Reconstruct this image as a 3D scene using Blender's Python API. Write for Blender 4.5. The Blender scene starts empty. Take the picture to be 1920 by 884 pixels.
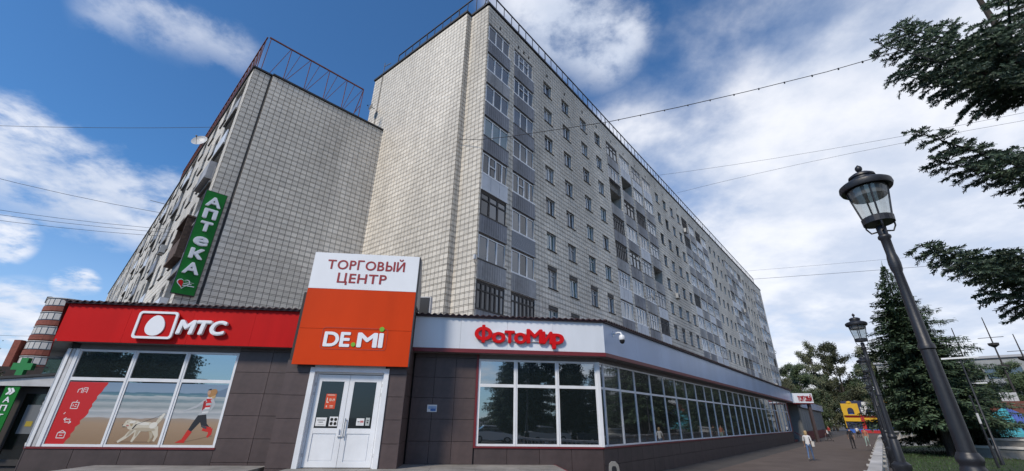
import bpy, bmesh, math, random
from mathutils import Matrix, Vector, noise
random.seed(7)
S = bpy.context.scene
COL = S.collection
R = math.radians

# ------------------------------------------------------------------ camera
CAM = Vector((0, 0, 2.1))
def basis(pitch, roll):
    cp, sp = math.cos(pitch), math.sin(pitch)
    f = Vector((0, cp, sp)); up = Vector((0, -sp, cp)); r = Vector((1, 0, 0))
    c, s = math.cos(roll), math.sin(roll)
    return r * c + up * s, up * c - r * s, f
Rr, Uu, Ff = basis(R(23.87846607), R(0.82345445))
cd = bpy.data.cameras.new('camera'); cam = bpy.data.objects.new('camera', cd); COL.objects.link(cam)
cam.matrix_world = Matrix(((Rr.x, Uu.x, -Ff.x, CAM.x), (Rr.y, Uu.y, -Ff.y, CAM.y), (Rr.z, Uu.z, -Ff.z, CAM.z), (0, 0, 0, 1)))
cd.sensor_fit = 'HORIZONTAL'; cd.sensor_width = 36; cd.lens = 776.6736 / 1920 * 36
cd.clip_start = 0.05; cd.clip_end = 3000
S.camera = cam
S.view_settings.view_transform = 'Standard'; S.view_settings.look = 'None'
S.view_settings.exposure = 0.40; S.view_settings.gamma = 1.0

# ------------------------------------------------------------------ sky and sun
SUN_YAW, SUN_EL = -142.0, 40.0           # yaw clockwise from +Y
w = bpy.data.worlds.new('World'); S.world = w; w.use_nodes = True
nt = w.node_tree; N = nt.nodes; Lk = nt.links; N.clear()
def nn(t, **k):
    n = N.new(t)
    for a, b in k.items(): setattr(n, a, b)
    return n
def mth(op, a, b=None, c=None, clamp=False):
    n = nn('ShaderNodeMath', operation=op); n.use_clamp = clamp
    for i, v in enumerate((a, b, c)):
        if v is None: continue
        if isinstance(v, (int, float)): n.inputs[i].default_value = v
        else: Lk.new(v, n.inputs[i])
    return n.outputs[0]
def dotv(a, vec):
    n = nn('ShaderNodeVectorMath', operation='DOT_PRODUCT'); Lk.new(a, n.inputs[0]); n.inputs[1].default_value = vec
    return n.outputs['Value']
def smooth(v, a, b):
    n = nn('ShaderNodeMapRange', interpolation_type='SMOOTHSTEP'); Lk.new(v, n.inputs['Value'])
    n.inputs['From Min'].default_value = a; n.inputs['From Max'].default_value = b
    return n.outputs['Result']
sky = nn('ShaderNodeTexSky', sky_type='NISHITA', sun_disc=False)
sky.sun_elevation = R(SUN_EL); sky.sun_rotation = R(SUN_YAW); sky.altitude = 200; sky.air_density = 1.0; sky.dust_density = 0.3; sky.ozone_density = 2.0
tc = nn('ShaderNodeTexCoord'); sep = nn('ShaderNodeSeparateXYZ'); D0 = tc.outputs['Generated']
Lk.new(D0, sep.inputs[0])
zz = mth('ADD', mth('MAXIMUM', sep.outputs['Z'], 0.0), 0.22)
comb = nn('ShaderNodeCombineXYZ')
Lk.new(mth('DIVIDE', sep.outputs['X'], zz), comb.inputs[0]); Lk.new(mth('DIVIDE', sep.outputs['Y'], zz), comb.inputs[1])
def nz(scale, detail, rough, dist, off):
    mp = nn('ShaderNodeMapping'); Lk.new(comb.outputs[0], mp.inputs[0]); mp.inputs['Location'].default_value = off
    n = nn('ShaderNodeTexNoise'); Lk.new(mp.outputs[0], n.inputs['Vector'])
    n.inputs['Scale'].default_value = scale; n.inputs['Detail'].default_value = detail
    n.inputs['Roughness'].default_value = rough; n.inputs['Distortion'].default_value = dist
    return n.outputs['Fac']
n1 = nz(1.15, 9, .55, .05, (3.1, 1.7, 0)); n2 = nz(3.4, 9, .58, .10, (0.3, 5.2, 0)); n3 = nz(.75, 4, .5, .1, (8.3, 2.2, 0)); n4 = nz(8.5, 9, .62, .15, (1.3, 7.7, 0)); n5 = mth('ADD', mth('MULTIPLY', n2, .5), mth('MULTIPLY', n4, .5))
nmix = mth('ADD', mth('MULTIPLY', n1, .70), mth('MULTIPLY', n2, .30))
yawv = dotv(D0, (math.sin(R(82)), math.cos(R(82)), 0))
low = mth('SUBTRACT', 1.0, sep.outputs['Z'])
cov = mth('ADD', mth('MULTIPLY', yawv, .40), mth('ADD', mth('MULTIPLY', low, .20), .055))
cum = smooth(mth('ADD', mth('ADD', nmix, cov), mth('MULTIPLY', mth('SUBTRACT', n3, .5), .34)), .70, .95)
def band(p, q, width, ext, wob):          # a long cloud along the great circle p-q
    p = Vector(p).normalized(); q = Vector(q).normalized(); nrm = p.cross(q).normalized(); mid = (p + q).normalized()
    dd = mth('ABSOLUTE', mth('ADD', dotv(D0, nrm), mth('ADD', mth('MULTIPLY', mth('SUBTRACT', n1, .5), wob), mth('MULTIPLY', mth('SUBTRACT', n5, .5), wob * 1.0))))
    a = mth('SUBTRACT', 1.0, smooth(dd, width * .25, width))
    b = smooth(dotv(D0, mid), math.cos(math.acos(p.dot(mid)) * ext * 1.25), math.cos(math.acos(p.dot(mid)) * ext * .8))
    return mth('MULTIPLY', a, b)
def ray(px, py): return ((px - 960) / 776.67) * Rr - ((py - 442) / 776.67) * Uu + Ff
b1 = mth('MULTIPLY', band(ray(-120, 250), ray(330, 400), .10, 1.05, .22), smooth(n5, .28, .56))
b2 = mth('MULTIPLY', mth('MULTIPLY', band(ray(190, 10), ray(450, 95), .055, 1.2, .16), smooth(n5, .36, .62)), .60)
b3 = mth('MULTIPLY', band(ray(-80, 420), ray(60, 470), .11, 1.0, .4), smooth(n5, .38, .60))
b4 = mth('MULTIPLY', band(ray(95, 533), ray(185, 540), .024, 1.0, .10), smooth(n5, .40, .58))
b5 = mth('MULTIPLY', band(ray(-90, 590), ray(120, 640), .10, 1.1, .3), smooth(n2, .2, .5))
b6 = mth('MULTIPLY', band(ray(930, -60), ray(1190, 110), .13, 1.0, .3), smooth(n5, .33, .56))
m = mth('MAXIMUM', mth('MAXIMUM', cum, b6), b1)
for b_ in (b2, b3, b4, b5): m = mth('MAXIMUM', m, b_)
haze = mth('MULTIPLY', smooth(sep.outputs['Z'], .42, -.05), .55)
m = mth('MULTIPLY', m, .93)
cc = nn('ShaderNodeMix', data_type='RGBA')
Lk.new(smooth(mth('ADD', mth('MULTIPLY', n2, .55), mth('MULTIPLY', n1, .45)), .40, .64), cc.inputs[0]); cc.inputs[6].default_value = (4.7, 5.25, 6.35, 1); cc.inputs[7].default_value = (7.4, 7.5, 7.9, 1)
hz = nn('ShaderNodeMix', data_type='RGBA'); Lk.new(haze, hz.inputs[0])
tint = nn('ShaderNodeMix', data_type='RGBA', blend_type='MULTIPLY'); tint.inputs[0].default_value = 1.0
Lk.new(sky.outputs[0], tint.inputs[6]); tint.inputs[7].default_value = (.50, .88, 1.18, 1)
Lk.new(tint.outputs[2], hz.inputs[6]); hz.inputs[7].default_value = (4.2, 5.0, 6.6, 1)
mx = nn('ShaderNodeMix', data_type='RGBA'); Lk.new(m, mx.inputs[0]); Lk.new(hz.outputs[2], mx.inputs[6]); Lk.new(cc.outputs[2], mx.inputs[7])
bg = nn('ShaderNodeBackground'); bg.inputs['Strength'].default_value = 0.105; Lk.new(mx.outputs[2], bg.inputs['Color'])
wo = nn('ShaderNodeOutputWorld'); Lk.new(bg.outputs[0], wo.inputs['Surface'])
sd = bpy.data.lights.new('sun', 'SUN'); sun = bpy.data.objects.new('sun', sd); COL.objects.link(sun)
sd.energy = 2.6; sd.angle = R(10); sd.color = (1, .90, .76)
sv = Vector((math.sin(R(SUN_YAW)) * math.cos(R(SUN_EL)), math.cos(R(SUN_YAW)) * math.cos(R(SUN_EL)), math.sin(R(SUN_EL))))
sun.rotation_euler = sv.to_track_quat('Z', 'Y').to_euler(); sun.location = sv * 60

# ------------------------------------------------------------------ materials
MAT = {}
def mat(name, col, rough=.75, var=.0, scale=4.0, island=.0, bump=.0, metal=0., spec=.5, grime=0., gscale=.6):
    if name in MAT: return MAT[name]
    m = bpy.data.materials.new(name); m.use_nodes = True; t = m.node_tree; b = t.nodes['Principled BSDF']
    b.inputs['Roughness'].default_value = rough; b.inputs['Metallic'].default_value = metal
    b.inputs['Specular IOR Level'].default_value = spec
    c4 = (*col, 1); b.inputs['Base Color'].default_value = c4; last = None
    if var or grime or bump:
        tcn = t.nodes.new('ShaderNodeTexCoord')
    def mulv(src, amt, lo, hi):
        nonlocal last
        mr = t.nodes.new('ShaderNodeMapRange'); t.links.new(src, mr.inputs[0])
        mr.inputs[1].default_value = lo; mr.inputs[2].default_value = hi; mr.inputs[3].default_value = 1 - amt; mr.inputs[4].default_value = 1 + amt * .6
        mm = t.nodes.new('ShaderNodeMix'); mm.data_type = 'RGBA'; mm.blend_type = 'MULTIPLY'; mm.inputs[0].default_value = 1
        if last is None: mm.inputs[6].default_value = c4
        else: t.links.new(last, mm.inputs[6])
        t.links.new(mr.outputs[0], mm.inputs[7]); last = mm.outputs[2]
    if island:
        g = t.nodes.new('ShaderNodeNewGeometry'); mulv(g.outputs['Random Per Island'], island, 0, 1)
        oi = t.nodes.new('ShaderNodeObjectInfo'); mulv(oi.outputs['Random'], island, 0, 1)
    if var:
        n = t.nodes.new('ShaderNodeTexNoise'); n.inputs['Scale'].default_value = scale; n.inputs['Detail'].default_value = 6
        t.links.new(tcn.outputs['Object'], n.inputs['Vector']); mulv(n.outputs['Fac'], var, .3, .7)
    if grime:
        n = t.nodes.new('ShaderNodeTexNoise'); n.inputs['Scale'].default_value = gscale; n.inputs['Detail'].default_value = 8; n.inputs['Distortion'].default_value = .6
        mp = t.nodes.new('ShaderNodeMapping'); mp.inputs['Scale'].default_value = (1, 1, .25)
        t.links.new(tcn.outputs['Object'], mp.inputs[0]); t.links.new(mp.outputs[0], n.inputs['Vector']); mulv(n.outputs['Fac'], grime, .35, .65)
    if bump:
        n = t.nodes.new('ShaderNodeTexNoise'); n.inputs['Scale'].default_value = scale * 6; n.inputs['Detail'].default_value = 4
        t.links.new(tcn.outputs['Object'], n.inputs['Vector'])
        bp = t.nodes.new('ShaderNodeBump'); bp.inputs['Strength'].default_value = bump; bp.inputs['Distance'].default_value = .01
        t.links.new(n.outputs['Fac'], bp.inputs['Height']); t.links.new(bp.outputs[0], b.inputs['Normal'])
    if last is not None: t.links.new(last, b.inputs['Base Color'])
    MAT[name] = m; return m
def glassy(name, col, refl=.35, rough=.02, wav=.0, glow=0):
    m = bpy.data.materials.new(name); m.use_nodes = True; t = m.node_tree; b = t.nodes['Principled BSDF']
    b.inputs['Base Color'].default_value = (*col, 1); b.inputs['Roughness'].default_value = .25
    g = t.nodes.new('ShaderNodeBsdfGlossy'); g.inputs['Roughness'].default_value = rough; g.inputs['Color'].default_value = (.93, .97, 1, 1)
    fr = t.nodes.new('ShaderNodeFresnel'); fr.inputs['IOR'].default_value = 1.5
    mr = t.nodes.new('ShaderNodeMath'); mr.operation = 'MULTIPLY_ADD'; mr.use_clamp = True
    t.links.new(fr.outputs[0], mr.inputs[0]); mr.inputs[1].default_value = 1 - refl; mr.inputs[2].default_value = refl - .04
    mix = t.nodes.new('ShaderNodeMixShader'); t.links.new(mr.outputs[0], mix.inputs[0])
    t.links.new(b.outputs[0], mix.inputs[1]); t.links.new(g.outputs[0], mix.inputs[2])
    t.links.new(mix.outputs[0], t.nodes['Material Output'].inputs['Surface'])
    if wav:
        tcn = t.nodes.new('ShaderNodeTexCoord'); n = t.nodes.new('ShaderNodeTexNoise'); n.inputs['Scale'].default_value = 1.1; n.inputs['Detail'].default_value = 1
        t.links.new(tcn.outputs['Object'], n.inputs['Vector'])
        bp = t.nodes.new('ShaderNodeBump'); bp.inputs['Strength'].default_value = wav; bp.inputs['Distance'].default_value = .02
        t.links.new(n.outputs['Fac'], bp.inputs['Height']); t.links.new(bp.outputs[0], g.inputs['Normal'])
    MAT[name] = m; return m
M_tile = mat('ceramic_tile', (.70, .645, .565), .6, .08, 1.6, .10, 0, grime=.22, gscale=.22, spec=.3)
M_joint = mat('dark_mortar', (.10, .092, .085), .9, .2, 3)
M_reveal = mat('window_reveal', (.40, .39, .37), .9, .25, 3)
M_white = mat('white_plastic', (.74, .75, .77), .38, .06, 2, grime=.08)
M_greywhite = mat('aged_white_paint', (.52, .52, .53), .6, .15, 3, grime=.2)
M_darkwood = mat('dark_brown_paint', (.035, .03, .028), .6, .2, 6)
M_par = [mat('grey_balcony_sheet', (.20, .205, .23), .6, .15, 3, grime=.30, gscale=.8),
         mat('pale_balcony_sheet', (.30, .30, .31), .65, .15, 3, grime=.3, gscale=.8),
         mat('blue_grey_siding', (.22, .24, .28), .5, .05, 3),
         mat('white_balcony_sheet', (.58, .60, .64), .5, .08, 2, grime=.15)]
M_roofdark = mat('roof_edge_metal', (.025, .024, .026), .6, .2, 3)
M_rust = mat('rusty_steel', (.20, .065, .042), .85, .4, 8)
M_rail = mat('dark_railing_paint', (.03, .022, .022), .6, .2, 5)
M_panel = mat('brown_stone_panel', (.088, .061, .058), .5, .12, 5, .07, .08, grime=.15, gscale=1.2)
M_plinth = mat('dark_plinth_panel', (.070, .050, .049), .55, .18, 4, .08, .08, grime=.25)
M_burg = mat('burgundy_trim', (.16, .018, .022), .45, .1, 3)
M_red = mat('red_fascia', (.50, .008, .008), .5, .05, .7, grime=.16, gscale=.5, spec=.12)
M_orange = mat('orange_sign_face', (.60, .050, .006), .5, .04, .7, grime=.12, gscale=.5, spec=.12)
M_orange_line = mat('orange_outline', (.42, .035, .012), .5)
M_signwhite = mat('white_sign_face', (.80, .81, .83), .35, .03, .7, grime=.05)
M_fwhite = mat('white_fascia_panel', (.70, .73, .78), .32, .03, .6, grime=.10, gscale=.7)
M_fshade = mat('shade_tinted_fascia_panel', (.40, .48, .64), .32, .03, .6, grime=.10, gscale=.5)  # white panels with the bluish shade of the long wall put into the colour
M_sofm = mat('soffit_panel', (.16, .15, .15), .7, .15, 3)
M_letterred = mat('dark_red_letter', (.28, .012, .016), .5)
M_letterR = mat('red_letter', (.58, .008, .010), .4, spec=.15)
M_letterW = mat('white_letter', (.80, .81, .84), .35)
M_lime = mat('lime_dot', (.16, .42, .02), .5)
M_green = mat('green_sign', (.012, .17, .028), .5, .05, 1, grime=.1, spec=.15)
M_corr = mat('corrugated_roof_sheet', (.05, .02, .022), .5, .3, 3)
M_glass = glassy('shop_glass', (.008, .012, .012), .36, .015, .10)
M_glassd = glassy('dark_shop_glass', (.006, .010, .011), .26, .015, .012)
M_door = glassy('door_glass', (.006, .006, .006), .03, .03, .05)
M_pane = [glassy('window_glass_dark', (.012, .015, .024), .03, .02, .1),
          glassy('window_glass_grey', (.05, .06, .08), .07, .03, .1),
          glassy('window_glass_curtain', (.20, .205, .21), .05, .03, .1),
          glassy('window_glass_teal', (.04, .10, .11), .12, .02, .1)]
M_metal = mat('brushed_metal', (.45, .46, .48), .35, .05, 5, metal=.8)
M_concrete = mat('concrete', (.20, .195, .185), .9, .25, 3, 0, .3, grime=.2)
M_black = mat('black_plastic', (.012, .012, .014), .4)
M_blackiron = mat('black_cast_iron', (.016, .017, .022), .45, .25, 6, 0, .15)
M_wire = mat('cable_rubber', (.02, .02, .022), .7)
M_lampglass = glassy('frosted_lamp_glass', (.42, .43, .42), .10, .12)
M_sill = mat('metal_sill', (.09, .085, .085), .6, .2, 5)

# ------------------------------------------------------------------ mesh helpers
class MB:
    def __init__(s): s.v = []; s.f = []; s.m = []
    def quad(s, a, b, c, d, mi=0):
        n = len(s.v); s.v += [a, b, c, d]; s.f.append((n, n + 1, n + 2, n + 3)); s.m.append(mi); return s
    def poly(s, pts, mi=0):
        n = len(s.v); s.v += list(pts); s.f.append(tuple(range(n, n + len(pts)))); s.m.append(mi); return s
    def box(s, x0, x1, y0, y1, z0, z1, mi=0, skip=''):
        n = len(s.v)
        s.v += [(x0, y0, z0), (x1, y0, z0), (x1, y1, z0), (x0, y1, z0), (x0, y0, z1), (x1, y0, z1), (x1, y1, z1), (x0, y1, z1)]
        fs = {'b': (0, 3, 2, 1), 't': (4, 5, 6, 7), 'f': (0, 1, 5, 4), 'r': (1, 2, 6, 5), 'k': (2, 3, 7, 6), 'l': (3, 0, 4, 7)}
        for k, f in fs.items():
            if k in skip: continue
            s.f.append(tuple(n + i for i in f)); s.m.append(mi)
        return s
    def bar(s, a, b, t, mi=0, n=4, t2=None):
        return s.tube([a, b], [t, t if t2 is None else t2], n, mi)
    def tube(s, pts, rad, n=6, mi=0, cap=True):
        pts = [Vector(p) for p in pts]; k = len(pts)
        if not isinstance(rad, (list, tuple)): rad = [rad] * k
        base = len(s.v); ref = None
        for i, p in enumerate(pts):
            d = (pts[min(i + 1, k - 1)] - pts[max(i - 1, 0)])
            d = d.normalized() if d.length > 1e-9 else Vector((0, 0, 1))
            if ref is None: ref = Vector((0, 0, 1)) if abs(d.z) < .9 else Vector((1, 0, 0))
            e1 = (ref - d * ref.dot(d))
            if e1.length < 1e-5: e1 = d.orthogonal()
            e1.normalize(); e2 = d.cross(e1); ref = e1
            for j in range(n):
                a = 2 * math.pi * (j + .5) / n; q = p + (e1 * math.cos(a) + e2 * math.sin(a)) * rad[i]; s.v.append(tuple(q))
        for i in range(k - 1):
            for j in range(n):
                s.f.append((base + i * n + j, base + i * n + (j + 1) % n, base + (i + 1) * n + (j + 1) % n, base + (i + 1) * n + j)); s.m.append(mi)
        if cap:
            s.f.append(tuple(base + j for j in reversed(range(n)))); s.m.append(mi)
            s.f.append(tuple(base + (k - 1) * n + j for j in range(n))); s.m.append(mi)
        return s
    def lathe(s, prof, n=16, c=(0, 0, 0), mi=0):
        base = len(s.v); k = len(prof)
        for r, z in prof:
            for j in range(n):
                a = 2 * math.pi * j / n; s.v.append((c[0] + r * math.cos(a), c[1] + r * math.sin(a), c[2] + z))
        for i in range(k - 1):
            for j in range(n):
                s.f.append((base + i * n + j, base + i * n + (j + 1) % n, base + (i + 1) * n + (j + 1) % n, base + (i + 1) * n + j)); s.m.append(mi)
        s.f.append(tuple(base + j for j in reversed(range(n)))); s.m.append(mi)
        s.f.append(tuple(base + (k - 1) * n + j for j in range(n))); s.m.append(mi)
        return s
    def prism(s, pts, y0, y1, mi=0):      # polygon in x,z (counter-clockwise seen from -y) between y0 (front) and y1
        n = len(s.v); k = len(pts)
        s.v += [(x, y0, z) for x, z in pts] + [(x, y1, z) for x, z in pts]
        s.f.append(tuple(n + i for i in range(k))); s.m.append(mi)
        s.f.append(tuple(n + k + i for i in reversed(range(k)))); s.m.append(mi)
        for i in range(k):
            j = (i + 1) % k; s.f.append((n + j, n + i, n + k + i, n + k + j)); s.m.append(mi)
        return s
    def mesh(s, name, mats, smooth=False):
        me = bpy.data.meshes.new(name); me.from_pydata([tuple(v) for v in s.v], [], s.f)
        for m_ in (mats if isinstance(mats, (list, tuple)) else [mats]): me.materials.append(m_)
        if any(s.m): me.polygons.foreach_set('material_index', s.m)
        if smooth:
            me.polygons.foreach_set('use_smooth', [True] * len(me.polygons))
            try: me.set_sharp_from_angle(angle=R(38))
            except Exception: pass
        me.update(); return me
WM = {}
I4 = Matrix.Identity(4)
def fr(x, y, z, a): return Matrix.Translation((x, y, z)) @ Matrix.Rotation(math.pi / 2 - R(a), 4, 'Z')   # local x runs along yaw a, y into the wall
def link(name, data, parent=None, M=None):
    o = bpy.data.objects.new(name, data); COL.objects.link(o)
    if parent is not None:
        Mw = WM[parent.name] if M is None else M
        o.parent = parent; o.matrix_parent_inverse = I4.copy(); o.matrix_basis = WM[parent.name].inverted() @ Mw
    else:
        Mw = M if M is not None else I4.copy(); o.matrix_world = Mw
    WM[o.name] = Mw.copy(); return o
def obj(name, mb, mats, parent=None, M=None, smooth=False): return link(name, mb.mesh(name, mats, smooth), parent, M)
def tag(o, label=None, cat=None, group=None, kind=None):
    if label: o['label'] = label
    if cat: o['category'] = cat
    if group: o['group'] = group
    if kind: o['kind'] = kind
    return o
def thing(name, label, cat, M=None, group=None): return tag(link(name, None, None, M), label, cat, group)
def copy_tree(o, M, label=None, group=None, parent=None):
    c_ = o.copy(); COL.objects.link(c_)
    if parent is None:
        c_.matrix_basis = M.copy(); WM[c_.name] = M.copy()
    else:
        lo = WM[o.parent.name].inverted() @ WM[o.name]; c_.parent = parent; c_.matrix_parent_inverse = I4.copy(); c_.matrix_basis = lo; WM[c_.name] = WM[parent.name] @ lo
    for ch in list(o.children): copy_tree(ch, None, None, None, c_)
    if label: c_['label'] = label
    if group: c_['group'] = group
    return c_
T = Matrix.Translation
_lc = {}
SAME = dict(zip('АВЕКМНОРСТХеорсах', 'ABEKMHOPCTXeopcax'))       # Cyrillic letters drawn with the same shapes
def stroke_letter(bars_, strips):          # letters built from straight bars and curved strokes, capital height .728
    V = []; F = []
    for (x0, x1, z0, z1) in bars_:
        n = len(V); V += [(x, y, z) for z in (-.5, .49) for (x, y) in ((x0, z0), (x1, z0), (x1, z1), (x0, z1))]
        F += [(n + 4, n + 5, n + 6, n + 7), (n + 3, n + 2, n + 1, n)] + [(n + k, n + (k + 1) % 4, n + 4 + (k + 1) % 4, n + 4 + k) for k in range(4)]
    for (outer, inner) in strips:
        n = len(V); k = len(outer); V += [(x, y, .5) for x, y in outer] + [(x, y, .5) for x, y in inner] + [(x, y, -.5) for x, y in outer] + [(x, y, -.5) for x, y in inner]
        for a in range(k - 1):
            F += [(n + a, n + a + 1, n + k + a + 1, n + k + a), (n + a, n + 2 * k + a, n + 2 * k + a + 1, n + a + 1), (n + k + a, n + k + a + 1, n + 3 * k + a + 1, n + 3 * k + a)]
    me = bpy.data.meshes.new('letter'); me.from_pydata(V, [], F); me.update(); return me
def _arc(cx_, cz_, rx, rz, a0, a1, n): return [(cx_ + rx * math.cos(R(a0 + (a1 - a0) * k / n)), cz_ + rz * math.sin(R(a0 + (a1 - a0) * k / n))) for k in range(n + 1)]
def _bowl(): return ([(.05, .0)] + _arc(.27, .215, .20, .215, -90, 90, 10) + [(.05, .43)], [(.05, .095)] + _arc(.27, .215, .105, .12, -90, 90, 10) + [(.05, .335)])
def letter_mesh(ch, bold=0.0, depth=.1):
    ch = SAME.get(ch, ch); k = ch
    if k in _lc: return _lc[k]
    if ch == 'Ь': me = stroke_letter([(0, .10, 0, .728)], [_bowl()])
    elif ch == 'Ы': me = stroke_letter([(0, .10, 0, .728), (.56, .66, 0, .728)], [_bowl()])
    elif ch == 'Ф': me = stroke_letter([(.32, .44, -.05, .80)], [(_arc(.38, .375, .38, .33, 0, 360, 28), _arc(.38, .375, .235, .19, 0, 360, 28))])
    else:
        cu = bpy.data.curves.new('letter', 'FONT'); cu.body = ch; cu.extrude = .5; cu.resolution_u = 5
        o = bpy.data.objects.new('letter_source', cu); COL.objects.link(o)
        me = bpy.data.meshes.new_from_object(o.evaluated_get(bpy.context.evaluated_depsgraph_get()))
        bpy.data.objects.remove(o); bpy.data.curves.remove(cu)
    xs = [v.co.x for v in me.vertices]; _lc[k] = (me, min(xs), max(xs)); return _lc[k]
def letters(parent, M, text, x0, x1, zb, cap, depth, material, bold=.0, y=0., gap=.09, slant=0., space=.3, part='letter', vertical=None):
    # text on the plane y of frame M: from x0 to x1, base line zb, capital height cap, standing proud by depth
    infos = []; wid = 0
    for ch in text:
        if ch == ' ': infos.append(None); wid += space; continue
        me, a, b = letter_mesh(ch, 0); infos.append((me, a, b)); wid += b - a + gap
    wid -= gap
    sx = (x1 - x0) / wid; sz = cap / .728; x = x0
    offs = [(0, 0)] if not bold else [(0, 0)] + [(bold * math.cos(R(k * 45)), bold * math.sin(R(k * 45))) for k in range(8)]   # heavier strokes
    for inf in infos:
        if inf is None: x += space * sx; continue
        me0, a, b = inf; V = []; Fc = []
        for k, (ox, oz) in enumerate(offs):
            n = len(V); dd = depth * (1 - .02 * k) if len(offs) > 1 else depth
            for v in me0.vertices:
                lx, ly, lz = v.co; V.append(((lx + ox - a) * sx + slant * ly * sz, -(lz + .5) * dd, (ly + oz) * sz))
            Fc += [tuple(n + i for i in p.vertices) for p in me0.polygons]
        me = bpy.data.meshes.new(part); me.from_pydata(V, [], Fc); me.materials.append(material); me.update()
        link(part, me, parent, M @ T((x, y, zb))); x += (b - a + gap) * sx
def wall_holes(mb, x0, x1, z0, z1, holes, y=0., depth=.25, mi=0, mr=1):
    xs = sorted({x0, x1, *[h[0] for h in holes], *[h[1] for h in holes]}); zs = sorted({z0, z1, *[h[2] for h in holes], *[h[3] for h in holes]})
    xs = [x for x in xs if x0 <= x <= x1]; zs = [z for z in zs if z0 <= z <= z1]
    hs = set()
    for h in holes:
        for i in range(len(xs) - 1):
            if xs[i] >= h[0] - 1e-6 and xs[i + 1] <= h[1] + 1e-6:
                for j in range(len(zs) - 1):
                    if zs[j] >= h[2] - 1e-6 and zs[j + 1] <= h[3] + 1e-6: hs.add((i, j))
    for i in range(len(xs) - 1):
        for j in range(len(zs) - 1):
            if (i, j) not in hs: mb.quad((xs[i], y, zs[j]), (xs[i + 1], y, zs[j]), (xs[i + 1], y, zs[j + 1]), (xs[i], y, zs[j + 1]), mi)
    for h in holes:
        a, b, c_, d = h[:4]; dp = h[4] if len(h) > 4 else depth
        mb.quad((a, y, c_), (a, y + dp, c_), (a, y + dp, d), (a, y, d), mr); mb.quad((b, y + dp, c_), (b, y, c_), (b, y, d), (b, y + dp, d), mr)
        mb.quad((a, y, c_), (b, y, c_), (b, y + dp, c_), (a, y + dp, c_), mr); mb.quad((a, y + dp, d), (b, y + dp, d), (b, y, d), (a, y, d), mr)
        mb.quad((a, y + dp, c_), (b, y + dp, c_), (b, y + dp, d), (a, y + dp, d), mr)
def tiles(x0, x1, z0, z1, holes, y=0., px=.34, pz=.345, proud=.022, g=.028):
    # rows of big tiles with a narrow strip tile between, cut round the holes; returns list of (x0,x1,z0,z1)
    out = []; nx = max(1, round((x1 - x0) / px)); p = (x1 - x0) / nx; nzr = int((z1 - z0) / pz) + 1
    for j in range(nzr):
        for (a, b) in ((0, .252), (.276, .318)):
            za, zb = z0 + j * pz + a, z0 + j * pz + b
            if za > z1 - .03: continue
            zb = min(zb, z1)
            hh = [h for h in holes if h[2] < zb - .02 and h[3] > za + .02]
            for i in range(nx):
                xa, xb = x0 + i * p + g / 2, x0 + (i + 1) * p - g / 2
                ok = True
                for h in hh:
                    if h[0] < xb and h[1] > xa:
                        if h[0] - xa > .06: xb = h[0] - .01
                        elif xb - h[1] > .06: xa = h[1] + .01
                        else: ok = False; break
                if ok: out.append((xa, xb, za, zb, a == 0))
    return out
def tile_parts(parent, M, wallpart, tl, y, near, count, proud=.022):
    # the nearest tiles as objects of their own, the rest as one mesh
    big = [t for t in tl if t[4]]; big.sort(key=near); single = set(big[:count]); rest = MB(); cache = {}
    rnd = random.Random(3)
    for t in tl:
        a, b, c_, d, _ = t
        if t in single:
            k = (round(b - a, 3), round(d - c_, 3))
            if k not in cache:
                cache[k] = MB().box(0, k[0], -proud, .0, 0, k[1], 0, 'k').mesh('tile', M_tile)
            link('tile', cache[k], wallpart, M @ T((a, y - rnd.uniform(0, .006), c_)))
        else:
            q = y - proud - rnd.uniform(0, .006)
            rest.box(a, b, q, y, c_, d, 0, 'k')
    r = obj('tile_field', rest, M_tile, wallpart, M); r['kind'] = 'stuff'

# ------------------------------------------------------------------ frames of the place
FS = fr(3.55, 17.57, 0, 84.3005)         # shop front, x grows to the right, origin at the glazed corner
LS = fr(3.55, 17.57, 0, 39.315)          # long shop wall
mc = FS @ Vector((-19.75, 0, 0)); SS = fr(mc.x, mc.y, 0, 133.4)       # left shop wall, wall at x < 0
TL = fr(-1.94, 21.05, 0, 39.8)           # tower, long wall
TE = fr(-1.94, 21.05, 0, 128.1)          # tower, end wall at x < 0
BE = fr(-17.25, 20.77, 0, 45.3)          # left block, end wall 0..10.3
BF = fr(-17.25, 20.77, 0, 133.5)         # left block, long wall at x < 0
ROOF, BROOF = 30.0, 23.2
rows = [7.3 + 2.745 * k for k in range(8)]

# ------------------------------------------------------------------ ground
def noise_mix_mat(name, c1, c2, scale, rough=.9, bump=.4):
    m = bpy.data.materials.new(name); m.use_nodes = True; t = m.node_tree; b = t.nodes['Principled BSDF']; b.inputs['Roughness'].default_value = rough
    tcn = t.nodes.new('ShaderNodeTexCoord'); n = t.nodes.new('ShaderNodeTexNoise'); n.inputs['Scale'].default_value = scale; n.inputs['Detail'].default_value = 9; n.inputs['Roughness'].default_value = .65
    t.links.new(tcn.outputs['Object'], n.inputs['Vector']); rp = t.nodes.new('ShaderNodeValToRGB'); rp.color_ramp.elements[0].position = .35; rp.color_ramp.elements[1].position = .68
    rp.color_ramp.elements[0].color = (*c1, 1); rp.color_ramp.elements[1].color = (*c2, 1); t.links.new(n.outputs['Fac'], rp.inputs[0]); t.links.new(rp.outputs[0], b.inputs['Base Color'])
    n2_ = t.nodes.new('ShaderNodeTexNoise'); n2_.inputs['Scale'].default_value = scale * 25; n2_.inputs['Detail'].default_value = 5
    t.links.new(tcn.outputs['Object'], n2_.inputs['Vector']); bp = t.nodes.new('ShaderNodeBump'); bp.inputs['Strength'].default_value = bump; bp.inputs['Distance'].default_value = .02
    t.links.new(n2_.outputs['Fac'], bp.inputs['Height']); t.links.new(bp.outputs[0], b.inputs['Normal']); return m
M_asph = noise_mix_mat('asphalt', (.042, .037, .036), (.070, .062, .058), .5)
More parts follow.
